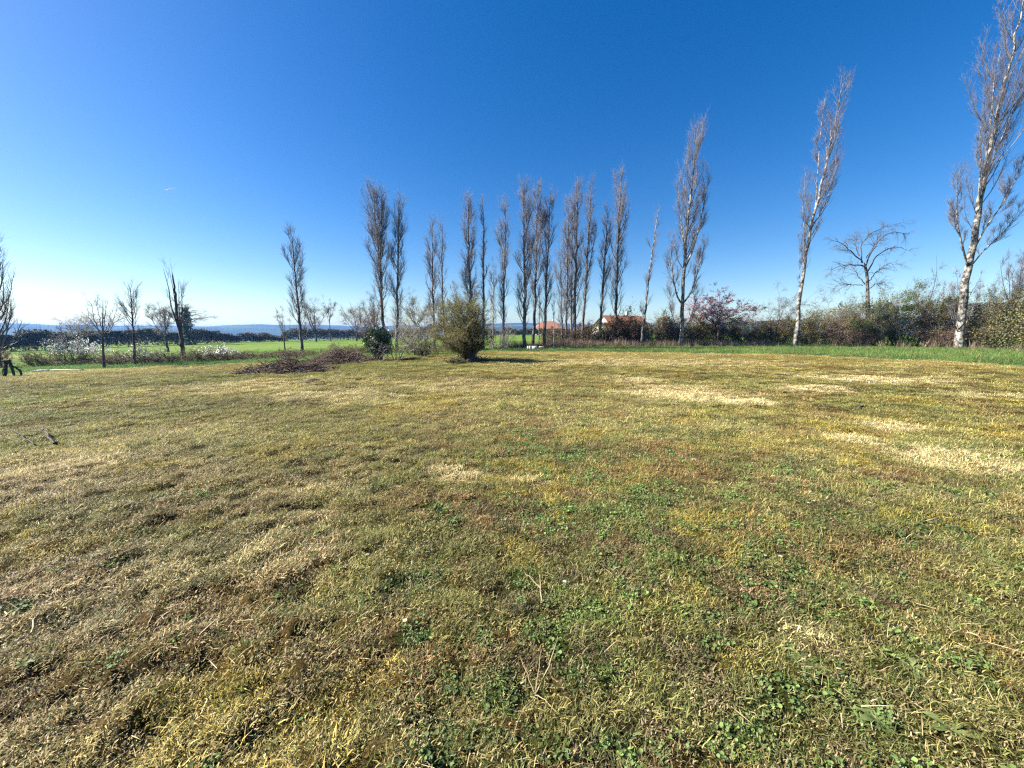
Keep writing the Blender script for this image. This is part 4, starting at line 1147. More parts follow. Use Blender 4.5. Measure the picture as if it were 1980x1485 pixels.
# ------------------------------------------------------------------ brush heaps
def brush_heap(label, px0, px1, py, top, seed, depth, n, mat, leafn=0, leafm=None, name='brush_heap'):
    rng = np.random.default_rng(seed)
    a, b = spot(px0, py), spot(px1, py)
    c = (a + b) / 2
    hw = np.linalg.norm(b[:2] - a[:2]) / 2
    H = at((px0 + px1) / 2, top, c[1])[2] - c[2]
    root = thing(name, label, 'brush pile', (c[0], c[1] + depth * 0.5, float(height(c[0], c[1] + depth * .5))))
    m = MB()
    u = rng.uniform(-1, 1, n); w = rng.uniform(-1, 1, n)
    prof = 1.15 * np.clip(1 - np.abs(u - 0.1) ** 1.5, 0, 1) * np.clip(1 - w ** 2, 0, 1) * (0.6 + 0.8 * vnoise(u * 3 + seed, w * 2 + 5, seed))
    cc = np.stack([u * hw, w * depth * 0.6, prof * H * rng.random(n) ** 0.35], 1)
    d = norm(np.stack([rng.normal(size=n) * 1.3, rng.normal(size=n), rng.normal(size=n) * 0.35], 1)) * rng.uniform(0.12, 0.5, n)[:, None]
    P = np.stack([cc - d, cc - d * 0.3 + rng.normal(size=(n, 3)) * 0.03, cc + d * 0.4 + rng.normal(size=(n, 3)) * 0.03, cc + d], 1)
    P[..., 2] = np.maximum(P[..., 2], -0.02 + 0.02 * rng.random((n, 1)))
    tubes(m, P, np.ones((n, 4)) * np.array([1, .9, .7, .5]) * rng.uniform(0.004, 0.014, n)[:, None], 3, True, None, rng)
    o = m.build('sticks', mat, root)
    o['kind'] = 'stuff'
    if leafn:
        k = rng.integers(0, n, leafn)
        q = MB(); leaves(q, rng, cc[k] + rng.normal(size=(leafn, 3)) * 0.06 + np.array([0, 0, 0.05]), 0.05); q.build('leaves', leafm, root)
brush_heap('low heap of cut grey brown branches lying on the lawn, nearer the camera', 470, 600, 721, 703, 241, 1.6, 2800, M_TWIG_BROWN, 300, M_LEAF_BROWN)
brush_heap('wide patch of cut brambles just behind the grey brown heap', 588, 690, 704, 681, 242, 2.4, 2600, M_TWIG_BROWN, 1800, M_LEAF_BROWN, name='bramble_heap')

# ------------------------------------------------------------------ far hedge round the meadow (reads as one mass)
def far_hedge():
    rng = np.random.default_rng(251)
    line = [spot(-260, 690), spot(0, 680), spot(100, 675.5), spot(230, 671), spot(330, 667.5), spot(450, 663), spot(570, 660), spot(690, 657), spot(760, 655), spot(860, 652), spot(1000, 648.5), spot(1100, 647.5), (60, 190, 0), (110, 175, 0)]
    line = np.array([np.array(p)[:2] for p in line])
    d = np.concatenate([[0], np.cumsum(np.linalg.norm(np.diff(line, axis=0), axis=1))])
    L = MB(); TW = MB()
    def pts(n):
        s = rng.uniform(0, d[-1], n)
        x, y = np.interp(s, d, line[:, 0]), np.interp(s, d, line[:, 1])
        return s, x, y
    n = 95000
    s, x, y = pts(n)
    y = y + rng.uniform(-0.6, 4.0, n)
    hh = (0.2 + 6.2 * fbm(s * 0.11, s * 0 + 2, 255, 3) + 1.4 * vnoise(s * 0.7, s * 0, 256)) * (0.85 + 0.75 * sstep(110, 190, s) * sstep(-4, -26, x))
    z = hh * rng.random(n) ** 0.55
    P = np.stack([x, y, land(x, y) + z], 1)
    v = np.clip(fbm(s * 0.06, s * 0 + 9, 257, 2) * 1.5 - 0.45 + rng.normal(size=n) * 0.16, 0, 1)
    leaves(L, rng, P, 0.45, 0.2, 0.7, v=v)
    k = 5200
    s, x, y = pts(k)
    hh = (0.2 + 6.2 * fbm(s * 0.11, s * 0 + 2, 255, 3) + 1.4 * vnoise(s * 0.7, s * 0, 256)) * (0.85 + 0.75 * sstep(110, 190, s) * sstep(-4, -26, x))
    y = y + rng.uniform(0, 3, k)
    B = np.stack([x, y, land(x, y)], 1)
    h2 = hh * rng.uniform(0.8, 1.5, k)
    D = np.stack([rng.normal(size=k) * 0.35, rng.normal(size=k) * 0.3, h2], 1)
    PP = np.stack([B + D * 0.3, B + D * 0.65 + rng.normal(size=(k, 3)) * 0.12, B + D], 1)
    tubes(TW, PP, np.array([0.03, 0.02, 0.01]) * np.ones((k, 3)), 3, True, None, rng)
    m = leaf_mat('far_hedge_leaves', [(0.0, (0.085, 0.05, 0.04)), (0.35, (0.11, 0.075, 0.048)), (0.6, (0.095, 0.095, 0.04)), (1.0, (0.18, 0.175, 0.075))], 0.7, 0.2)
    tag(L.build('hedgerow', m), 'long brown hedgerow closing the far side of the meadow', kind='stuff')
    tag(TW.build('hedgerow_twigs', M_TWIG_BROWN), 'bare twigs standing out of the far hedgerow', kind='stuff')
far_hedge()

# ------------------------------------------------------------------ the two houses beyond
M_WALL_W = noise_mat('white_render', [(0.3, (0.68, 0.66, 0.61)), (0.7, (0.80, 0.78, 0.74))], 3.0, 5, 0.9, 0.1)
M_WALL_B = noise_mat('beige_render', [(0.3, (0.42, 0.36, 0.28)), (0.7, (0.52, 0.46, 0.37))], 3.0, 5, 0.9, 0.1)
M_TILE = noise_mat('orange_tiles', [(0.3, (0.17, 0.07, 0.04)), (0.5, (0.25, 0.11, 0.065)), (0.7, (0.30, 0.16, 0.10))], 5.0, 5, 0.85, 0.2)
M_FRAME = noise_mat('window_frame', [(0.3, (0.6, 0.6, 0.58)), (0.7, (0.7, 0.7, 0.68))], 4.0, 3, 0.5, 0.0)
M_WOODDOOR = noise_mat('door_wood', [(0.3, (0.10, 0.06, 0.035)), (0.7, (0.17, 0.10, 0.06))], 6.0, 4, 0.6, 0.1)
def glass_mat():
    m, nt, out = new_mat('window_glass')
    p = node(nt, 'ShaderNodeBsdfPrincipled', {'Base Color': (0.03, 0.04, 0.05, 1), 'Roughness': 0.06, 'Specular IOR Level': 0.6})
    nt.links.new(p.outputs[0], out.inputs[0])
    return m
M_GLASS = glass_mat()

def house(label, loc, rz, w, d, eave, ridge, hip, wallm, seed):
    """ridge along the house's own x; hip > 0 pulls the ridge ends in"""
    root = thing('house', label, 'house', loc)
    root.rotation_euler = (0, 0, rz)
    m = MB()
    x, y = w / 2, d / 2
    V = [[-x, -y, -.3], [x, -y, -.3], [x, y, -.3], [-x, y, -.3], [-x, -y, eave], [x, -y, eave], [x, y, eave], [-x, y, eave]]
    Q = [[0, 1, 5, 4], [1, 2, 6, 5], [2, 3, 7, 6], [3, 0, 4, 7]]
    T = []
    if hip <= 0:
        V += [[-x, 0, ridge - .06], [x, 0, ridge - .06]]
        T = [[4, 7, 8], [6, 5, 9]]
    m.add(V, T, Q)
    m.build('wall', wallm, root)
    ov = 0.45
    k = (ridge - eave) / y
    def slope(side):
        r = MB()
        n = int(w / 0.28)
        us = np.linspace(-x - ov, x + ov, n * 2 + 1)
        vs = np.linspace(0, 1, 9)
        G = np.zeros((len(vs), len(us), 3))
        for i, v in enumerate(vs):
            half = (x + ov) - hip * v * (1 if hip > 0 else 0)
            G[i, :, 0] = np.linspace(-half, half, len(us))
            G[i, :, 1] = side * (y + ov) * (1 - v)
            G[i, :, 2] = ridge - k * (y + ov) * (1 - v) + 0.05 * np.abs(np.sin(np.arange(len(us)) * math.pi / 2)) + 0.03 * (i % 2)
        n1, n2 = len(vs), len(us)
        i, j = np.meshgrid(np.arange(n1 - 1), np.arange(n2 - 1), indexing='ij')
        q = np.stack([i * n2 + j, i * n2 + j + 1, (i + 1) * n2 + j + 1, (i + 1) * n2 + j], -1).reshape(-1, 4)
        r.add(G.reshape(-1, 3), Q=q if side < 0 else q[:, ::-1])
        B = G.copy(); B[..., 2] -= 0.16
        r.add(B.reshape(-1, 3), Q=q[:, ::-1] if side < 0 else q)
        r.build('roof', M_TILE, root)
    slope(-1); slope(1)
    if hip > 0:
        for s in (-1, 1):
            r = MB()
            n = int(d / 0.28)
            vs = np.linspace(0, 1, 9)
            us = np.linspace(-1, 1, n * 2 + 1)
            G = np.zeros((9, len(us), 3))
            for i, v in enumerate(vs):
                G[i, :, 0] = s * ((x + ov) - hip * v)
                G[i, :, 1] = us * (y + ov) * (1 - v)
                G[i, :, 2] = ridge - k * (y + ov) * (1 - v) + 0.04 * np.abs(np.sin(np.arange(len(us)) * math.pi / 2))
            n1, n2 = 9, len(us)
            i, j = np.meshgrid(np.arange(n1 - 1), np.arange(n2 - 1), indexing='ij')
            q = np.stack([i * n2 + j, i * n2 + j + 1, (i + 1) * n2 + j + 1, (i + 1) * n2 + j], -1).reshape(-1, 4)
            r.add(G.reshape(-1, 3), Q=q if s > 0 else q[:, ::-1])
            r.build('roof', M_TILE, root)
    c = MB(); box(c, (w * 0.18, 0.5, ridge + 0.25), (0.6, 0.6, 1.3), bev=0.04); c.build('chimney', wallm, root)
    def window(cx, cz, ww, wh):
        f = MB()
        for dx in (-ww / 2, 0, ww / 2):
            box(f, (cx + dx, -y - 0.03, cz), (0.07, 0.08, wh))
        for dz in (-wh / 2, wh / 2):
            box(f, (cx, -y - 0.035, cz + dz), (ww + 0.07, 0.08, 0.07))
        fo = f.build('window', M_FRAME, root)
        g = MB(); box(g, (cx, -y - 0.012, cz), (ww, 0.02, wh)); g.build('pane', M_GLASS, fo)
        s = MB(); box(s, (cx, -y - 0.07, cz - wh / 2 - 0.09), (ww + 0.3, 0.18, 0.06)); s.build('sill', M_FRAME, fo)
    window(-w * 0.3, eave * 0.58, 1.3, 1.2)
    window(w * 0.3, eave * 0.58, 1.3, 1.2)
    dr = MB(); box(dr, (0, -y - 0.02, 1.0), (1.0, 0.06, 2.05)); do = dr.build('door', M_WOODDOOR, root)
    hn = MB(); box(hn, (0.38, -y - 0.08, 1.0), (0.05, 0.06, 0.14)); hn.build('handle', M_FRAME, do)

h1 = at(1060, 635, 205); r1z = at(1060, 621, 205)[2]
house('low house with a hipped tiled roof seen between poplar stems beyond the meadow', (h1[0], 205, float(land(h1[0], 205.0))), 0.05, 15.4, 11.0, h1[2] - float(land(h1[0], 205.0)), r1z - float(land(h1[0], 205.0)), 4.6, M_WALL_B, 1)
h2 = at(1204, 632, 84); r2z = at(1204, 610, 84)[2]
house('house with a white gable and bright red tiled roof behind the rusty leaved tree', (h2[0], 85, float(land(h2[0], 85.0))), 0.42, 10.4, 7.6, h2[2] - float(land(h2[0], 85.0)), r2z - float(land(h2[0], 85.0)), 0, M_WALL_W, 2)

# ------------------------------------------------------------------ things dumped at the lawn's edge
M_CONC = noise_mat('weathered_concrete', [(0.3, (0.36, 0.35, 0.33)), (0.55, (0.56, 0.55, 0.52)), (0.75, (0.66, 0.65, 0.62))], 9.0, 6, 0.9, 0.4)
M_TERRA = noise_mat('terracotta', [(0.3, (0.28, 0.11, 0.07)), (0.7, (0.44, 0.20, 0.13))], 8.0, 5, 0.85, 0.3)
M_DARKWOOD = noise_mat('dark_weathered_wood', [(0.3, (0.018, 0.016, 0.015)), (0.6, (0.045, 0.04, 0.036)), (0.8, (0.08, 0.07, 0.06))], 12.0, 6, 0.8, 0.5)
M_PALEWOOD = noise_mat('pale_weathered_wood', [(0.3, (0.28, 0.24, 0.19)), (0.7, (0.46, 0.41, 0.34))], 10.0, 6, 0.8, 0.4)
M_EARTH = noise_mat('dark_earth', [(0.3, (0.03, 0.02, 0.014)), (0.7, (0.085, 0.055, 0.035))], 30.0, 6, 0.95, 1.0, 0.03)

def block(name, label, cat, px, py, size, mat, seed, rz=0.0, dy=0.0):
    rng = np.random.default_rng(seed)
    b = spot(px, py)
    b = np.array([b[0], b[1] + dy, float(height(b[0], b[1] + dy))])
    m = MB()
    box(m, (0, 0, size[2] / 2 - 0.02), size, rz, jitter=0.008, rng=rng, bev=min(size) * 0.12)
    return tag(m.build(name, mat, loc=b), label, cat)

def trough():
    """concrete trough: sloping walls round a hollow"""
    b = spot(1033.5, 677.5)
    m = MB()
    o, i = [], []
    for z, s in ((0, .80), (.38, 1.0)):
        o.append([[sx * .23 * s, sy * .16 * s, z] for sx, sy in ((-1, -1), (1, -1), (1, 1), (-1, 1))])
    for z, s in ((.38, .84), (.08, .66)):
        i.append([[sx * .23 * s, sy * .155 * s, z] for sx, sy in ((-1, -1), (1, -1), (1, 1), (-1, 1))])
    V = np.array(o + i).reshape(-1, 3)
    Q = [[k * 4 + j, k * 4 + (j + 1) % 4, k * 4 + 4 + (j + 1) % 4, k * 4 + 4 + j] for k in range(3) for j in range(4)] + [[3, 2, 1, 0], [12, 13, 14, 15]]
    m.add(V, Q=Q)
    tag(m.build('concrete_trough', M_CONC, loc=b), 'pale concrete trough, wider of the two grey white pieces at the lawn edge', 'trough')
trough()
block('concrete_block', 'pale upright concrete block just left of the trough at the poplar foot', 'block', 1024.6, 677.5, (0.19, 0.2, 0.37), M_CONC, 302, 0.1)
block('concrete_post', 'short thin white post, leftmost of the pieces dumped at the lawn edge', 'post', 1020.3, 677, (0.08, 0.08, 0.36), M_CONC, 303, 0.2)
block('terracotta_block', 'terracotta coloured block right of the pale trough', 'block', 1045, 677.5, (0.32, 0.28, 0.30), M_TERRA, 304, -0.1)
def slab_on(px, py, size, z, label, seed, rz):
    b = spot(px, py)
    m = MB(); box(m, (0, 0, z), size, rz, jitter=0.004, rng=np.random.default_rng(seed), bev=0.012)
    tag(m.build('stone_slab', M_CONC, loc=b), label, 'slab')
slab_on(1046.5, 677.5, (0.42, 0.32, 0.05), 0.305, 'thin pale slab lying on top of the terracotta block', 305, -0.05)
def crate(label, px, py, s, seed, rz):
    b = spot(px, py)
    root = thing('wooden_crate', label, 'crate', b)
    root.rotation_euler = (0, 0, rz)
    w, d, h = s
    first = None
    for k in range(3):
        z = 0.05 + k * (h - 0.06) / 2.4
        for c, sz in (((0, -d / 2, z), (w, 0.02, h / 3.6)), ((0, d / 2, z), (w, 0.02, h / 3.6)), ((-w / 2, 0, z), (0.02, d - 0.03, h / 3.6)), ((w / 2, 0, z), (0.02, d - 0.03, h / 3.6))):
            m = MB(); box(m, c, sz, jitter=0.003, rng=np.random.default_rng(seed + k)); m.build('slat', M_DARKWOOD, root)
    for sx in (-1, 1):
        for sy in (-1, 1):
            m = MB(); box(m, (sx * (w / 2 - .03), sy * (d / 2 - .03), h / 2 - 0.02), (0.04, 0.04, h)); m.build('post', M_DARKWOOD, root)
crate('dark slatted crate right of the terracotta block', 1052.5, 677, (0.42, 0.32, 0.26), 306, 0.1)
crate('taller dark crate squeezed behind the trough and the terracotta block', 1041, 675.5, (0.16, 0.16, 0.42), 307, 0.3)
block('stone_slab', 'flat white slab at the foot of the pale sapling', 'slab', 1070, 675, (0.36, 0.3, 0.10), M_CONC, 308, 0.1)
block('stone_slab', 'small flat stone right of the pale sapling, last of the dumped pieces', 'slab', 1079, 676, (0.2, 0.18, 0.06), M_CONC, 309, 0.4)

# dark timber frame at the left border
def timber_frame():
    b = spot(14, 728)
    Y = b[1]
    root = thing('timber_frame', 'dark weathered timber frame with sloping legs at the left border of the lawn', 'timber frame', b)
    def beam(name, pix, r, dy0=0.0, dy1=0.0):
        pts = [at(px, py, Y + dy0 + (dy1 - dy0) * i / max(1, len(pix) - 1)) - b for i, (px, py) in enumerate(pix)]
        P = smooth_path(pts, 10)
        P[1:-1] += np.random.default_rng(len(name) + int(pix[0][0])).normal(size=(8, 3)) * 0.008
        m = MB(); tubes(m, P[None], (r * np.linspace(1.05, 0.9, 10))[None], 8, False, 0.5)
        # end caps
        m.add(P[[0, -1]] , v=0.5)
        m.build(name, M_DARKWOOD, root)
    beam('post', [(9.5, 729), (11, 712), (12, 697)], 0.065)
    beam('post', [(5.5, 729.5), (8, 714), (10.5, 698)], 0.05, 0.35, 0.1)
    beam('top_rail', [(6, 698), (13, 697.3), (19, 696.6)], 0.055)
    beam('leg', [(17, 697), (21, 706), (25, 716), (27.5, 727)], 0.055)
    beam('sloping_rail', [(20, 706), (29, 709.5), (37, 715.5)], 0.04)
    beam('short_leg', [(37, 714.5), (40, 718), (41.5, 726)], 0.045)
timber_frame()
for (px, py, ty, lb) in [(542, 691.5, 668, 'thin wooden stake, left of two close ones by the slim lone poplar'), (549, 690.5, 672, 'thin wooden stake, right of two close ones by the slim lone poplar'),
                         (571, 690.5, 672, 'thin wooden stake touching the outline of the slim lone poplar'), (621, 684, 669, 'thin wooden stake alone over the bramble patch')]:
    b = spot(px, py)
    H = at(px, ty, b[1])[2] - b[2]
    m = MB()
    tubes(m, np.array([[[0, 0, -0.1], [0.01, 0, H * 0.5], [0.03, 0, H]]]), np.array([[0.035, 0.033, 0.028]]), 6, True, 0.4)
    tag(m.build('wooden_stake', M_DARKWOOD, loc=b), lb, 'stake', 'stakes before the meadow')

def plank(label, px, py, L, W, T, rz, mat, seed):
    b = spot(px, py)
    z = float(height(b[0], b[1]))
    m = MB(); box(m, (0, 0, T / 2 + 0.02), (L, W, T), rz, jitter=0.006, rng=np.random.default_rng(seed), bev=0.01)
    tag(m.build('weathered_plank', mat, loc=(b[0], b[1], z)), label, 'plank')
plank('long pale board lying at the edge of the lawn below the blossoming shrub', 130, 717, 1.6, 0.22, 0.05, 0.1, M_PALEWOOD, 1)
block('stone_slab', 'pale flat stone between the timber frame and the long board', 'slab', 84, 718.5, (0.40, 0.3, 0.09), M_CONC, 311, 0.3)
block('stone_slab', 'pale flat stone nearest to the timber frame', 'slab', 70, 719.5, (0.26, 0.22, 0.07), M_CONC, 312, 0.7)

# ------------------------------------------------------------------ small things lying on the lawn
def ground_pt(px, py, lift=0.0):
    p = spot(px, py)
    p[2] = float(height(p[0], p[1])) + lift
    return p

def fallen(name, label, cat, paths, r, mat, seed):
    rng = np.random.default_rng(seed)
    base = ground_pt(*paths[0][0][:2])
    root = thing(name, label, cat, base)
    for i, pth in enumerate(paths):
        pts = [ground_pt(p[0], p[1], p[2] if len(p) > 2 else r) - base for p in pth]
        P = smooth_path(pts, 9)
        P[1:-1] += rng.normal(size=(7, 3)) * r * 0.6
        m = MB(); tubes(m, P[None], (r * (1.0 if i == 0 else 0.6) * np.linspace(1, 0.35, 9))[None], 6, True, 0.45)
        m.build('stem' if i == 0 else 'side_twig', mat, root)
fallen('fallen_branch', 'dark forked branch lying in the grass near the left border', 'branch',
       [[(105, 858, .05), (95, 851, .10), (84, 844, .10), (75, 839, .06), (40, 842, .05)], [(84, 844, .10), (85, 834, .12), (83, 828, .08)], [(66, 860, .05), (45, 851, .08), (27, 843, .10), (8, 833, .06)], [(45, 851, .08), (70, 848, .06), (84, 844, .1)], [(105, 858, .05), (115, 855, .06)]], 0.016, M_DARKWOOD, 401)
fallen('fallen_stick', 'short dark stick lying on the lawn at the right, above the pale straw patches', 'stick', [[(1652, 789), (1668, 786.5), (1690, 787)]], 0.02, M_STICK, 402)
fallen('fallen_stick', 'long thin dark twig lying among green weeds at the lower right', 'stick', [[(1640, 1237), (1700, 1240), (1780, 1245), (1822, 1249)]], 0.006, M_STICK, 403)
fallen('dead_weed', 'dead branching weed with long dry stems at the bottom centre', 'weed', [[(1034, 1345, .01), (1062, 1300, .05), (1078, 1262, .10)], [(1034, 1345, .01), (1018, 1315, .05), (1004, 1290, .07)], [(1034, 1345, .01), (1010, 1395, .03), (980, 1475, .03)], [(1034, 1345, .01), (1044, 1300, .06), (1044, 1278, .08)], [(1034, 1345, .01), (1060, 1370, .03), (1085, 1400, .02)]], 0.0038, M_STRAW, 404)
fallen('dry_stalk', 'pale dry stalk standing out of the bright weed patch near the centre', 'stalk', [[(1048, 1168, .0), (1045, 1148, .05), (1041, 1130, .09)], [(1045, 1148, .05), (1030, 1135, .06), (1012, 1115, .05)]], 0.005, M_STRAW, 405)
fallen('dry_stalk', 'curved whitish stalk lying at the left border, lower half', 'stalk', [[(62, 1228), (76, 1200, .03), (80, 1170, .02)]], 0.005, M_STRAW, 406)
fallen('dry_stalk', 'straight pale stalk lying on the lawn left of the bottom centre', 'stalk', [[(548, 1340), (580, 1352, .02), (618, 1364)]], 0.004, M_STRAW, 407)
fallen('dry_stalk', 'broad pale grass stalk lying in the lower right corner', 'stalk', [[(1852, 1220), (1880, 1240, .03), (1905, 1253)]], 0.006, M_STRAW, 408)
fallen('dry_stalk', 'short pale stalk lying near the bright weed patches left of centre', 'stalk', [[(770, 1173), (795, 1176, .02), (820, 1180)]], 0.005, M_STRAW, 409)

def molehill():
    b = ground_pt(605, 739)
    rng = np.random.default_rng(421)
    m = MB()
    n = 16
    V = [[0, 0, 0.085]]
    for k, (rr, z) in enumerate(((0.07, .075), (.13, .045), (.19, .012), (.23, -.02))):
        for i in range(n):
            a = i * 2 * math.pi / n
            q = rr * rng.uniform(0.85, 1.2)
            V.append([q * math.cos(a), q * math.sin(a), z + rng.normal() * 0.012])
    T = [[0, 1 + i, 1 + (i + 1) % n] for i in range(n)]
    Q = [[1 + k * n + i, 1 + (k + 1) * n + i, 1 + (k + 1) * n + (i + 1) % n, 1 + k * n + (i + 1) % n] for k in range(3) for i in range(n)]
    m.add(V, T, Q)
    tag(m.build('molehill', M_EARTH, loc=b), 'small dark molehill on the lawn in front of the brush heap', 'molehill')
molehill()

def daisy(label, px, py, seed):
    rng = np.random.default_rng(seed)
    b = ground_pt(px, py)
    root = thing('daisy', label, 'flower', b, 'daisies scattered in the near lawn')
    top = np.array([rng.normal() * .006, rng.normal() * .006, 0.045])
    m = MB(); tubes(m, np.array([[[0, 0, -.01], top * 0.5, top]]), 0.0012, 4, True, 0.6); m.build('stalk', M_LEAF_GREEN, root)
    p = MB()
    n = 16
    for i in range(n):
        a = i * 2 * math.pi / n + rng.normal() * .05
        c, s = math.cos(a), math.sin(a)
        q = np.array([[.003, 0, 0], [.009, .0022, .002], [.0135, 0, .0015], [.009, -.0022, .002]])
        p.add(np.stack([q[:, 0] * c - q[:, 1] * s, q[:, 0] * s + q[:, 1] * c, q[:, 2]], 1) + top, Q=[[0, 1, 2, 3]], v=rng.random())
    p.build('petals', M_BLOSSOM, root)
    d = MB()
    V = [[0, 0, .0035]] + [[.004 * math.cos(i * math.pi / 4), .004 * math.sin(i * math.pi / 4), .0015] for i in range(8)]
    d.add(np.array(V) + top, [[0, 1 + i, 1 + (i + 1) % 8] for i in range(8)], v=0.5)
    d.build('centre', M_YELLOW, root)
M_YELLOW = leaf_mat('daisy_centre', [(0.0, (0.5, 0.33, 0.02)), (1.0, (0.6, 0.42, 0.04))], 0.7, 0.0)
for i, (px, py, lb) in enumerate([(1558, 979, 'white daisy, left one of the close pair at the right'), (1574, 978, 'white daisy, right one of the close pair at the right'), (1677, 980, 'white daisy standing alone right of the close pair'),
                                  (1087, 1134, 'white daisy beside the bright weed patch near the centre'), (1481, 1083, 'white daisy in the brownish grass below the close pair'), (1506, 1087, 'white daisy next to a green tuft, right of the one in brownish grass'),
                                  (783, 1216, 'white daisy left of the bottom centre, by a dark green tuft'), (710, 1074, 'white daisy alone in the olive grass left of centre'), (1140, 960, 'small white daisy far up in the middle of the lawn')]):
    daisy(lb, px, py, 430 + i)

def rosette(label, px, py, n, size, seed, mat):
    rng = np.random.default_rng(seed)
    b = ground_pt(px, py)
    root = thing('broad_leaved_weed', label, 'weed', b, 'broad leaved weeds in the near lawn')
    for i in range(n):
        a = i * 2.4 + rng.normal() * .2
        L = size * rng.uniform(0.7, 1.15)
        w = L * rng.uniform(0.26, 0.36)
        el = rng.uniform(0.15, 0.6)
        t = np.array([0, .2, .45, .7, .9, 1.0])
        ww = np.array([.12, .6, 1.0, .85, .45, 0.02]) * w / 2
        xs = t * L * math.cos(el)
        zs = 0.008 + L * math.sin(el) * (t - 0.75 * t * t)
        V = []
        for x, z, q in zip(xs, zs, ww):
            V += [[x, -q, z + q * .25 + rng.normal() * .002], [x, 0, z], [x, q, z + q * .25 + rng.normal() * .002]]
        V = np.array(V)
        c, s = math.cos(a), math.sin(a)
        V = np.stack([V[:, 0] * c - V[:, 1] * s, V[:, 0] * s + V[:, 1] * c, V[:, 2]], 1)
        Q = [[k * 3 + j, k * 3 + 3 + j, k * 3 + 4 + j, k * 3 + 1 + j] for k in range(5) for j in range(2)]
        m = MB(); m.add(V, Q=Q, v=rng.uniform(.5, 1)); m.build('leaf', mat, root, True)
for i, (px, py, n, s, lb) in enumerate([(1692, 1398, 12, .075, 'bright broad leaved weed at the lower right, largest of its kind'), (1836, 1410, 7, .09, 'broad leaved weed near the lower right corner, beside dry grass'),
                                        (1762, 1292, 9, .08, 'bright green weed right of the long thin dark twig'), (1560, 1285, 10, .09, 'grey green weed with toothed leaves left of the long thin dark twig'),
                                        (24, 1186, 9, .09, 'green weed at the left border of the near lawn'), (806, 1232, 10, .06, 'dark green weed left of the bottom centre'), (48, 1296, 7, .06, 'small green weed in the lower left corner')]):
    rosette(lb, px, py, n, s, 450 + i, M_LEAF_GREEN)

# ------------------------------------------------------------------ grass and ground cover
def tuft(name, mat, n, rad, length, width, rise, seed, curl=0.5, lean=None, seg=3):
    """a tuft of n bent blades rooted within rad; rise 0 lies flat, 1 stands up"""
    rng = np.random.default_rng(seed)
    a = rng.uniform(0, 2 * math.pi, n)
    rr = rad * np.sqrt(rng.random(n))
    b = np.stack([rr * np.cos(a), rr * np.sin(a), rng.uniform(-0.004, 0.006, n)], 1)
    h = rng.uniform(0, 2 * math.pi, n)
    el = np.clip(rise + rng.normal(size=n) * 0.22, 0.02, 1) * math.pi / 2
    L = length * rng.uniform(0.5, 1.3, n)
    w = width * rng.uniform(0.6, 1.4, n)
    hd = np.stack([np.cos(h), np.sin(h), np.zeros(n)], 1)
    sd = np.stack([-np.sin(h), np.cos(h), np.zeros(n)], 1)
    up = np.array([0, 0, 1.0])
    tw = rng.normal(size=n) * 0.5
    V = np.zeros((n, 5, 3))
    p = b
    e = el
    for k, (f, q) in enumerate(((0, 1.0), (0.5, 0.85), (1.0, 0))):
        if k:
            p = p + (hd * np.cos(e)[:, None] + up * np.sin(e)[:, None]) * (L * 0.5)[:, None]
            p[:, 2] = np.maximum(p[:, 2], 0.002 + 0.01 * rng.random(n))
            e = e - curl * rng.uniform(0.2, 1.2, n)
        s = sd * np.cos(tw)[:, None] + up * np.sin(tw)[:, None] * 0.6
        if k < 2:
            V[:, k * 2] = p - s * (w * q / 2)[:, None]
            V[:, k * 2 + 1] = p + s * (w * q / 2)[:, None]
        else:
            V[:, 4] = p
    Q = np.arange(n)[:, None] * 5 + np.array([0, 1, 3, 2])
    T = np.arange(n)[:, None] * 5 + np.array([2, 3, 4])
    m = MB()
    m.add(V.reshape(-1, 3), T, Q, np.repeat(rng.random(n), 5))
    me = m.mesh(name, mat)
    return bpy.data.objects.new(name, me)

def leaf_tuft(name, mat, n, rad, size, high, seed):
    """round weed leaves on short stalks"""
    rng = np.random.default_rng(seed)
    m = MB()
    for i in range(n):
        a, rr = rng.uniform(0, 6.28), rad * math.sqrt(rng.random())
        c = np.array([rr * math.cos(a), rr * math.sin(a), high * rng.uniform(0.2, 1)])
        s = size * rng.uniform(0.55, 1.25)
        nrm = norm(rng.normal(size=3) * 0.45 + np.array([0, 0, 1.0]))
        u = norm(np.cross(nrm, rng.normal(size=3)))
        w = np.cross(nrm, u)
        k = 7
        V = [c - nrm * s * 0.12]
        for j in range(k):
            t = j * 2 * math.pi / k
            q = s * 0.5 * (1 + 0.18 * math.cos(3 * t))
            V.append(c + u * q * math.cos(t) + w * q * 0.85 * math.sin(t) + nrm * s * 0.06 * rng.normal())
        m.add(V, [[0, 1 + j, 1 + (j + 1) % k] for j in range(k)], v=rng.random())
    me = m.mesh(name, mat)
    return bpy.data.objects.new(name, me)

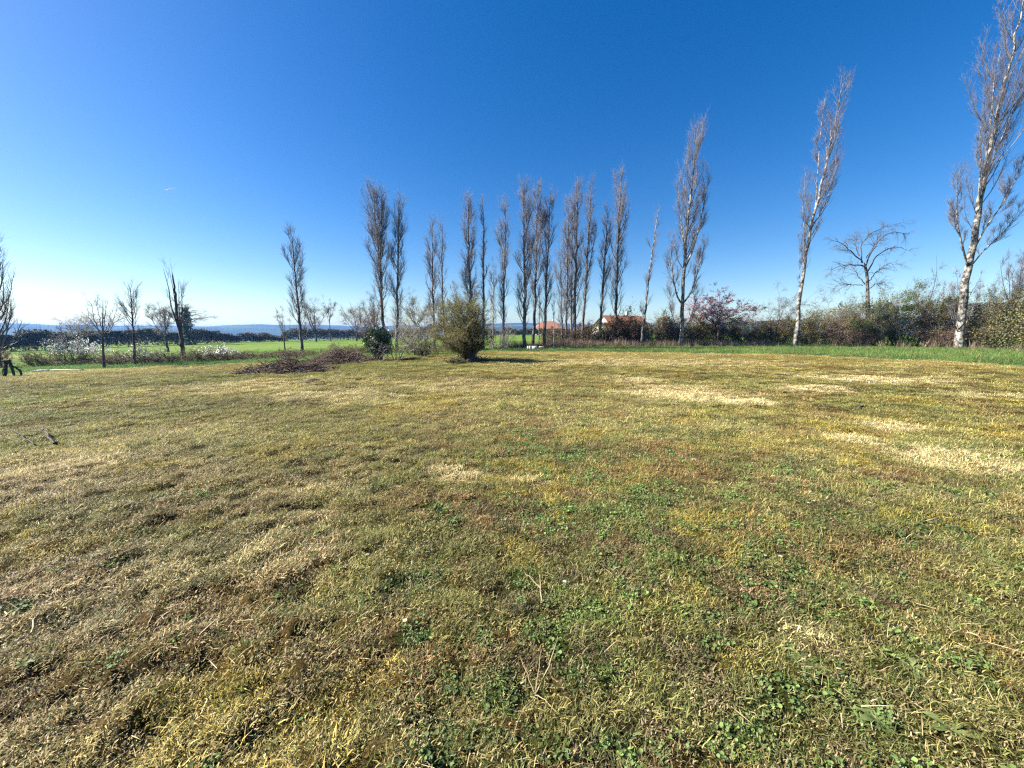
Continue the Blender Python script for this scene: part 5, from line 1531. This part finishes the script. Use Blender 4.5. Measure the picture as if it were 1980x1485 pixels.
def scatter(name, sources, P, rot, scl, idx, tint, label):
    """ONE object of kind stuff whose plants are set by geometry nodes on its points"""
    n = len(P)
    me = bpy.data.meshes.new(name)
    me.vertices.add(n)
    me.vertices.foreach_set('co', np.ascontiguousarray(P, np.float32).ravel())
    a = me.attributes.new('rot', 'FLOAT_VECTOR', 'POINT'); a.data.foreach_set('vector', np.ascontiguousarray(rot, np.float32).ravel())
    a = me.attributes.new('scl', 'FLOAT_VECTOR', 'POINT'); a.data.foreach_set('vector', np.ascontiguousarray(scl, np.float32).ravel())
    a = me.attributes.new('idx', 'INT', 'POINT'); a.data.foreach_set('value', np.ascontiguousarray(idx, np.int32))
    a = me.attributes.new('tint', 'FLOAT_COLOR', 'POINT'); a.data.foreach_set('color', np.concatenate([tint, np.ones((n, 1))], 1).astype(np.float32).ravel())
    o = bpy.data.objects.new(name, me)
    COL.objects.link(o)
    src = bpy.data.collections.new(name + '_plants')
    for s in sources:
        src.objects.link(s)
    ng = bpy.data.node_groups.new(name, 'GeometryNodeTree')
    ng.interface.new_socket('Geometry', in_out='INPUT', socket_type='NodeSocketGeometry')
    ng.interface.new_socket('Geometry', in_out='OUTPUT', socket_type='NodeSocketGeometry')
    gi, go = ng.nodes.new('NodeGroupInput'), ng.nodes.new('NodeGroupOutput')
    ci = ng.nodes.new('GeometryNodeCollectionInfo')
    ci.inputs['Collection'].default_value = src
    ci.inputs['Separate Children'].default_value = True
    ci.inputs['Reset Children'].default_value = True
    def attr(nm, typ):
        q = ng.nodes.new('GeometryNodeInputNamedAttribute')
        q.data_type = typ
        q.inputs['Name'].default_value = nm
        return q.outputs['Attribute']
    e2r = ng.nodes.new('FunctionNodeEulerToRotation')
    ng.links.new(attr('rot', 'FLOAT_VECTOR'), e2r.inputs[0])
    ip = ng.nodes.new('GeometryNodeInstanceOnPoints')
    ng.links.new(gi.outputs[0], ip.inputs['Points'])
    ng.links.new(ci.outputs[0], ip.inputs['Instance'])
    ip.inputs['Pick Instance'].default_value = True
    ng.links.new(attr('idx', 'INT'), ip.inputs['Instance Index'])
    ng.links.new(e2r.outputs[0], ip.inputs['Rotation'])
    ng.links.new(attr('scl', 'FLOAT_VECTOR'), ip.inputs['Scale'])
    ng.links.new(ip.outputs[0], go.inputs[0])
    md = o.modifiers.new('plants', 'NODES')
    md.node_group = ng
    return tag(o, label, kind='stuff')

RNG = np.random.default_rng(77)
def polar_points(n, r0, r1, cap, az=60.0):
    """points about evenly spread over the picture, at most cap of them per square metre"""
    r = r0 * (r1 / r0) ** RNG.random(n)
    a = np.radians(RNG.uniform(-az, az, n))
    dens = n / (2 * math.radians(az) * math.log(r1 / r0)) / r ** 2
    k = RNG.random(n) < np.minimum(1, cap / dens)
    return r[k] * np.sin(a[k]), r[k] * np.cos(a[k])

def seat(x, y, dz=0.0):
    return np.stack([x, y, height(x, y) + dz], 1)

def tilt(x, y, amount=0.12):
    n = len(x)
    return np.stack([RNG.normal(size=n) * amount, RNG.normal(size=n) * amount, RNG.uniform(0, 6.283, n)], 1)

GRASSM = blade_mat('dead_grass_blades', 0.25, (0.40, 0.37, 0.33), (1.7, 1.65, 1.6), (0.10, 0.13, 0.03), 0.14)
GREENM = blade_mat('green_grass_blades', 0.35, (0.5, 0.5, 0.45), (1.5, 1.5, 1.35), (0.42, 0.33, 0.15), 0.18)
WEEDM = blade_mat('weed_leaf', 0.30, (0.45, 0.5, 0.45), (1.5, 1.45, 1.3))

def lawn_cover():
    # dead thatch
    src = [tuft('thatch_tuft', GRASSM, 64, 0.075, 0.036, 0.0030, 0.18 + 0.08 * k, 500 + k, 0.6) for k in range(5)]
    x, y = polar_points(120000, 0.75, 36, 260)
    k = inside(LAWN, x, y)
    x, y = x[k], y[k]
    c, g, weed, moss = lawn_tint(x, y)
    r = np.hypot(x, y)
    hole = sstep(0.56, 0.66, fbm(x * 5.2 + 11, y * 6.4, 281, 3)) * sstep(30, 16, r) * (0.45 + 0.55 * sstep(-3, 0, x + 0.15 * y)) * np.where(g > 0.01, 1, 0.15)
    keep = RNG.random(len(x)) < (1 - 0.75 * weed - 0.35 * moss) * (1 - 0.6 * hole)
    x, y, c, r, g = x[keep], y[keep], c[keep], r[keep], g[keep]
    c = c * RNG.uniform(0.55, 1.35, (len(x), 1))
    n = len(x)
    s = np.clip(0.8 + r * 0.04, 0.9, 2.0) * RNG.uniform(0.55, 1.5, n)
    fl = np.clip(1.3 - r * 0.02, 0.7, 1.3)
    scatter('dead_grass', src, seat(x, y), tilt(x, y), np.stack([s, s, s * fl], 1), RNG.integers(0, 5, n), c, 'mown dead grass and thatch covering the lawn')
    # crumbs of litter between the blades
    src = [tuft('litter_crumbs', GRASSM, 60, 0.085, 0.015, 0.0042, 0.15, 510 + k, 0.3) for k in range(4)]
    x, y = polar_points(60000, 0.75, 11, 330)
    k = inside(LAWN, x, y) & (RNG.random(len(x)) < 1 - 0.45 * sstep(-2, 0.5, x))
    x, y = x[k], y[k]
    c = lawn_tint(x, y)[0]
    n = len(x)
    u = RNG.random(n)[:, None]
    c = c * 0.45 + (C_(.10, .065, .04) * (1 - u) + C_(.36, .27, .16) * u) * 0.6
    s = RNG.uniform(0.7, 1.3, n)
    scatter('lawn_litter', src, seat(x, y, .002), tilt(x, y, .1), np.stack([s, s, s], 1), RNG.integers(0, 4, n), c, 'brown crumbs of cut grass and leaf litter on the soil of the near lawn')
    # short living grass
    src = [tuft('grass_tuft', GREENM, 26, 0.05, 0.034, 0.0030, 0.50, 520 + k, 0.45) for k in range(4)]
    x, y = polar_points(110000, 0.75, 36, 260)
    k = inside(LAWN, x, y)
    x, y = x[k], y[k]
    c, g, weed, moss = lawn_tint(x, y)
    keep = RNG.random(len(x)) < np.clip(g * 0.85 + 0.02, 0, 1) * (1 - 0.5 * moss) * (1 - 0.5 * sstep(1, -3, x + 0.15 * y) * sstep(10, 5, np.hypot(x, y)))
    x, y, c, g = x[keep], y[keep], c[keep], g[keep]
    r = np.hypot(x, y)
    n = len(x)
    u = RNG.random(n)[:, None]
    far = sstep(6, 16, r)[:, None]
    gc = (C_(.075, .12, .028) * (1 - u) + C_(.20, .205, .06) * u)
    gc = gc * (1 - 0.55 * far) + c * 0.55 * far
    s = np.clip(0.8 + r * 0.05, 0.9, 2.2) * RNG.uniform(0.6, 1.3, n)
    scatter('short_grass', src, seat(x, y), tilt(x, y), np.stack([s, s, s * np.clip(1.1 - r * .02, .6, 1)], 1), RNG.integers(0, 4, n), gc, 'short living grass between the dead blades of the lawn')
    # round leaved weeds
    src = [leaf_tuft('weed_tuft', WEEDM, 22, 0.055, 0.021, 0.036, 540 + k) for k in range(4)]
    x, y = polar_points(90000, 0.75, 20, 520)
    c, g, weed, moss = lawn_tint(x, y)
    r = np.hypot(x, y)
    bg = sstep(0.43, 0.60, fbm(x * 2.6 + 70, y * 2.6, 561, 3)) * (0.25 * sstep(19, 12, r) + 0.75 * sstep(11, 3, r)) * (0.12 + 0.88 * sstep(-1.6, 0.3, x)) * 0.8
    keep = RNG.random(len(x)) < np.maximum(weed ** 1.3 * 0.85, bg * 0.62)
    x, y = x[keep], y[keep]
    n = len(x)
    u = np.clip(fbm(x * 1.5, y * 1.5, 563, 2) * 1.6 - 0.3 + RNG.normal(size=n) * 0.15, 0, 1)[:, None]
    s = RNG.uniform(0.3, 0.95, n) * np.clip(0.85 + np.hypot(x, y) * 0.04, 0.9, 1.5)
    scatter('ground_weeds', src, seat(x, y), tilt(x, y, .2), np.stack([s, s, s], 1), RNG.integers(0, 4, n), C_(.06, .085, .028) * (1 - u) + C_(.16, .25, .07) * u, 'patches of round leaved green weeds in the lawn')
    # moss
    src = [tuft('moss_tuft', GREENM, 60, 0.05, 0.013, 0.0035, 0.75, 570 + k, 0.2) for k in range(3)]
    x, y = polar_points(70000, 0.9, 22, 500)
    c, g, weed, moss = lawn_tint(x, y)
    keep = RNG.random(len(x)) < moss * 0.9
    x, y = x[keep], y[keep]
    n = len(x)
    u = RNG.random(n)[:, None]
    s = RNG.uniform(0.8, 1.5, n)
    scatter('moss', src, seat(x, y), tilt(x, y, .1), np.stack([s, s, s], 1), RNG.integers(0, 3, n), C_(.26, .20, .04) * (1 - u) + C_(.36, .33, .08) * u, 'yellow moss growing in the lawn')
    # loose straw
    M = blade_mat('loose_straw_blades', 0.15, (0.6, 0.55, 0.5), (1.5, 1.45, 1.4))
    src = [tuft('straw_wisp', M, 5, 0.10, 0.085, 0.0022, 0.10, 590 + k, 0.25) for k in range(4)]
    x, y = polar_points(26000, 0.75, 9, 70)
    keep = RNG.random(len(x)) < 0.15 + 0.6 * sstep(0.5, 0.7, fbm(x * 1.3, y * 1.3, 595, 3)) + 0.35 * sstep(0.8, 2.2, x) * sstep(4, 2, y)
    x, y = x[keep], y[keep]
    n = len(x)
    s = RNG.uniform(0.5, 1.4, n)
    u = RNG.random(n)[:, None]
    scatter('loose_straw', src, seat(x, y, .008), tilt(x, y, .12), np.stack([s, s, s], 1), RNG.integers(0, 4, n), C_(.40, .29, .15) * (1 - u) + C_(.60, .50, .30) * u, 'loose pale straw lying on the lawn')
    # far daisies
    Mw = blade_mat('daisy_heads', 0.2, (.9, .9, .9), (1.05, 1.05, 1.05))
    src = [leaf_tuft('daisy_head', Mw, 3, 0.12, 0.028, 0.05, 598)]
    x = RNG.uniform(6, 25, 900); y = RNG.uniform(10, 31, 900)
    keep = inside(LAWN, x, y) & (RNG.random(900) < sstep(0.4, 0.65, fbm(x * .3, y * .4, 599, 3)) * sstep(6, 14, x))
    x, y = x[keep], y[keep]
    n = len(x)
    scatter('daisies', src, seat(x, y, .015), tilt(x, y, .2), np.ones((n, 3)), np.zeros(n, int), np.ones((n, 3)) * C_(.8, .8, .76), 'white daisies sprinkled over the far right of the lawn')
lawn_cover()

def tall_cover():
    src = [tuft('tall_grass_tuft', GREENM, 34, 0.16, 0.24, 0.007, 0.70, 610 + k, 0.45) for k in range(4)]
    X, Y, C, S = [], [], [], []
    # verge on the right
    x, y = polar_points(60000, 18, 62, 40)
    k = inside(VERGE, x, y) & ~inside(LAWN, x, y)
    x, y = x[k], y[k]
    X.append(x); Y.append(y); C.append(verge_tint(x, y)); S.append(np.full(len(x), 0.75))
    # lush strip along the left edge of the lawn
    P = np.array([spot(px, py)[:2] for px, py in [(-60, 728), (0, 723), (60, 716.5), (120, 713), (180, 710), (280, 707.5), (355, 704), (450, 701.5), (540, 699)]])
    d = np.concatenate([[0], np.cumsum(np.linalg.norm(np.diff(P, axis=0), axis=1))])
    s = RNG.uniform(0, d[-1], 2600)
    x = np.interp(s, d, P[:, 0]) + RNG.normal(size=2600) * .25
    y = np.interp(s, d, P[:, 1]) + RNG.normal(size=2600) * .6
    u = RNG.random(2600)[:, None]
    X.append(x); Y.append(y); C.append(C_(.05, .15, .03) * (1 - u) + C_(.10, .24, .06) * u); S.append(np.full(len(x), 0.6))
    # meadow
    x, y = polar_points(46000, 20, 150, 14)
    k = ~inside(VERGE, x, y) & ~inside(LAWN, x, y) & (y < 46 + 0 * x) & (x < 8)
    x, y = x[k], y[k]
    X.append(x); Y.append(y); C.append(meadow_tint(x, y) * 1.1); S.append(np.full(len(x), 0.55))
    x, y = np.concatenate(X), np.concatenate(Y)
    c = np.concatenate(C) * RNG.uniform(0.75, 1.3, (len(x), 1))
    n = len(x)
    s = np.concatenate(S) * RNG.uniform(0.6, 1.4, n) * np.clip(np.hypot(x, y) / 30, .8, 1.6)
    scatter('tall_grass', src, seat(x, y), tilt(x, y), np.stack([s, s, s * np.clip(34 / np.hypot(x, y), .5, 1)], 1), RNG.integers(0, 4, n), c, 'longer green grass of the verge, the left edge and the meadow')
    # brown dead weeds before the right hedge and under the poplars
    M = blade_mat('dead_weed_stalks', 0.1, (0.5, 0.5, 0.5), (1.5, 1.5, 1.5))
    src = [tuft('dead_weed_tuft', M, 18, 0.14, 0.62, 0.011, 0.82, 630 + k, 0.12) for k in range(4)]
    P = np.array([(0.5, 34.8), (4, 37.0), (8, 38.6), (14, 40.0), (22, 40.8), (31, 40.5), (38, 38.5), (41, 34), (41, 26)])
    d = np.concatenate([[0], np.cumsum(np.linalg.norm(np.diff(P, axis=0), axis=1))])
    q = 4200
    s = RNG.uniform(0, d[-1], q)
    x = np.interp(s, d, P[:, 0]) + RNG.normal(size=q) * .7
    y = np.interp(s, d, P[:, 1]) + RNG.normal(size=q) * .7
    dens = np.clip(1.05 - sstep(6, 16, s) * 0 - sstep(20, 32, s) * 1.0, 0, 1)
    k = RNG.random(q) < dens
    x, y = x[k], y[k]
    n = len(x)
    u = RNG.random(n)[:, None]
    sc = RNG.uniform(0.6, 1.4, n) * (0.6 + 0.8 * fbm(x * .5, y * .5, 640, 2))
    scatter('dead_weeds', src, seat(x, y), tilt(x, y, .08), np.stack([sc, sc, sc], 1), RNG.integers(0, 4, n), C_(.10, .07, .045) * (1 - u) + C_(.25, .185, .125) * u, 'belt of brown dead weeds along the foot of the hedge and poplars')
    # low tangle of brambles along the left edge and under the slim poplar
    src = [leaf_tuft('bramble_tuft', M_LEAF_HEDGE, 40, 0.3, 0.05, 0.35, 650 + k) for k in range(3)]
    P = np.array([spot(px, py)[:2] for px, py in [(60, 709), (180, 707), (280, 704.5), (355, 701), (450, 697), (540, 692), (600, 688), (680, 685), (780, 683), (850, 681)]])
    d = np.concatenate([[0], np.cumsum(np.linalg.norm(np.diff(P, axis=0), axis=1))])
    q = 1300
    s = RNG.uniform(0, d[-1], q)
    x = np.interp(s, d, P[:, 0]) + RNG.normal(size=q) * .5
    y = np.interp(s, d, P[:, 1]) + np.abs(RNG.normal(size=q)) * 1.3
    sc = RNG.uniform(0.6, 1.3, q) * (0.5 + fbm(x * .4, y * .4, 660, 2))
    scatter('bramble_tangle', src, seat(x, y), tilt(x, y, .1), np.stack([sc, sc, sc * 1.2], 1), RNG.integers(0, 3, q), np.ones((q, 3)) * .1, 'low tangle of brambles along the left edge of the lawn')
tall_cover()

# ------------------------------------------------------------------ vapour trail high above
def vapour_trail():
    m, nt, out = new_mat('vapour')
    a = node(nt, 'ShaderNodeAttribute', attribute_name='v')
    d = node(nt, 'ShaderNodeBsdfDiffuse', {'Color': (0.9, 0.9, 0.9, 1)})
    t = node(nt, 'ShaderNodeBsdfTransparent')
    mx = node(nt, 'ShaderNodeMixShader', {0: a.outputs['Fac'], 1: t.outputs[0], 2: d.outputs[0]})
    nt.links.new(mx.outputs[0], out.inputs[0])
    a0, a1 = at(319, 368.5, 26000), at(344, 361.5, 26000)
    K = 14
    P = np.stack([a0 + (a1 - a0) * k for k in np.linspace(0, 1, K)])
    c = P.mean(0)
    m2 = MB()
    s = np.linspace(0, 1, K)
    R = 26 + 16 * np.sin(s * math.pi)
    tubes(m2, (P - c)[None], R[None], 8, False, 0.5)
    m2.A = [np.repeat(np.clip(0.55 * (1 - s) ** 1.2 * np.clip(s * 12, 0.3, 1), 0, 1), 8)]
    tag(m2.build('vapour_trail', m, loc=c), 'short white vapour trail of an aircraft in the blue sky at the left', 'vapour trail')
vapour_trail()

# ------------------------------------------------------------------ the air
def haze():
    m, nt, out = new_mat('haze_air')
    v = node(nt, 'ShaderNodeVolumePrincipled', {'Color': (0.17, 0.42, 0.95, 1), 'Density': 0.00022, 'Anisotropy': 0.2})
    nt.links.new(v.outputs[0], out.inputs['Volume'])
    mb = MB()
    box(mb, (0, 0, 9), (8600, 8600, 82))
    tag(mb.build('haze', m), 'thin blue air in front of the far hills', kind='stuff')
USE_HAZE = True
if USE_HAZE:
    haze()
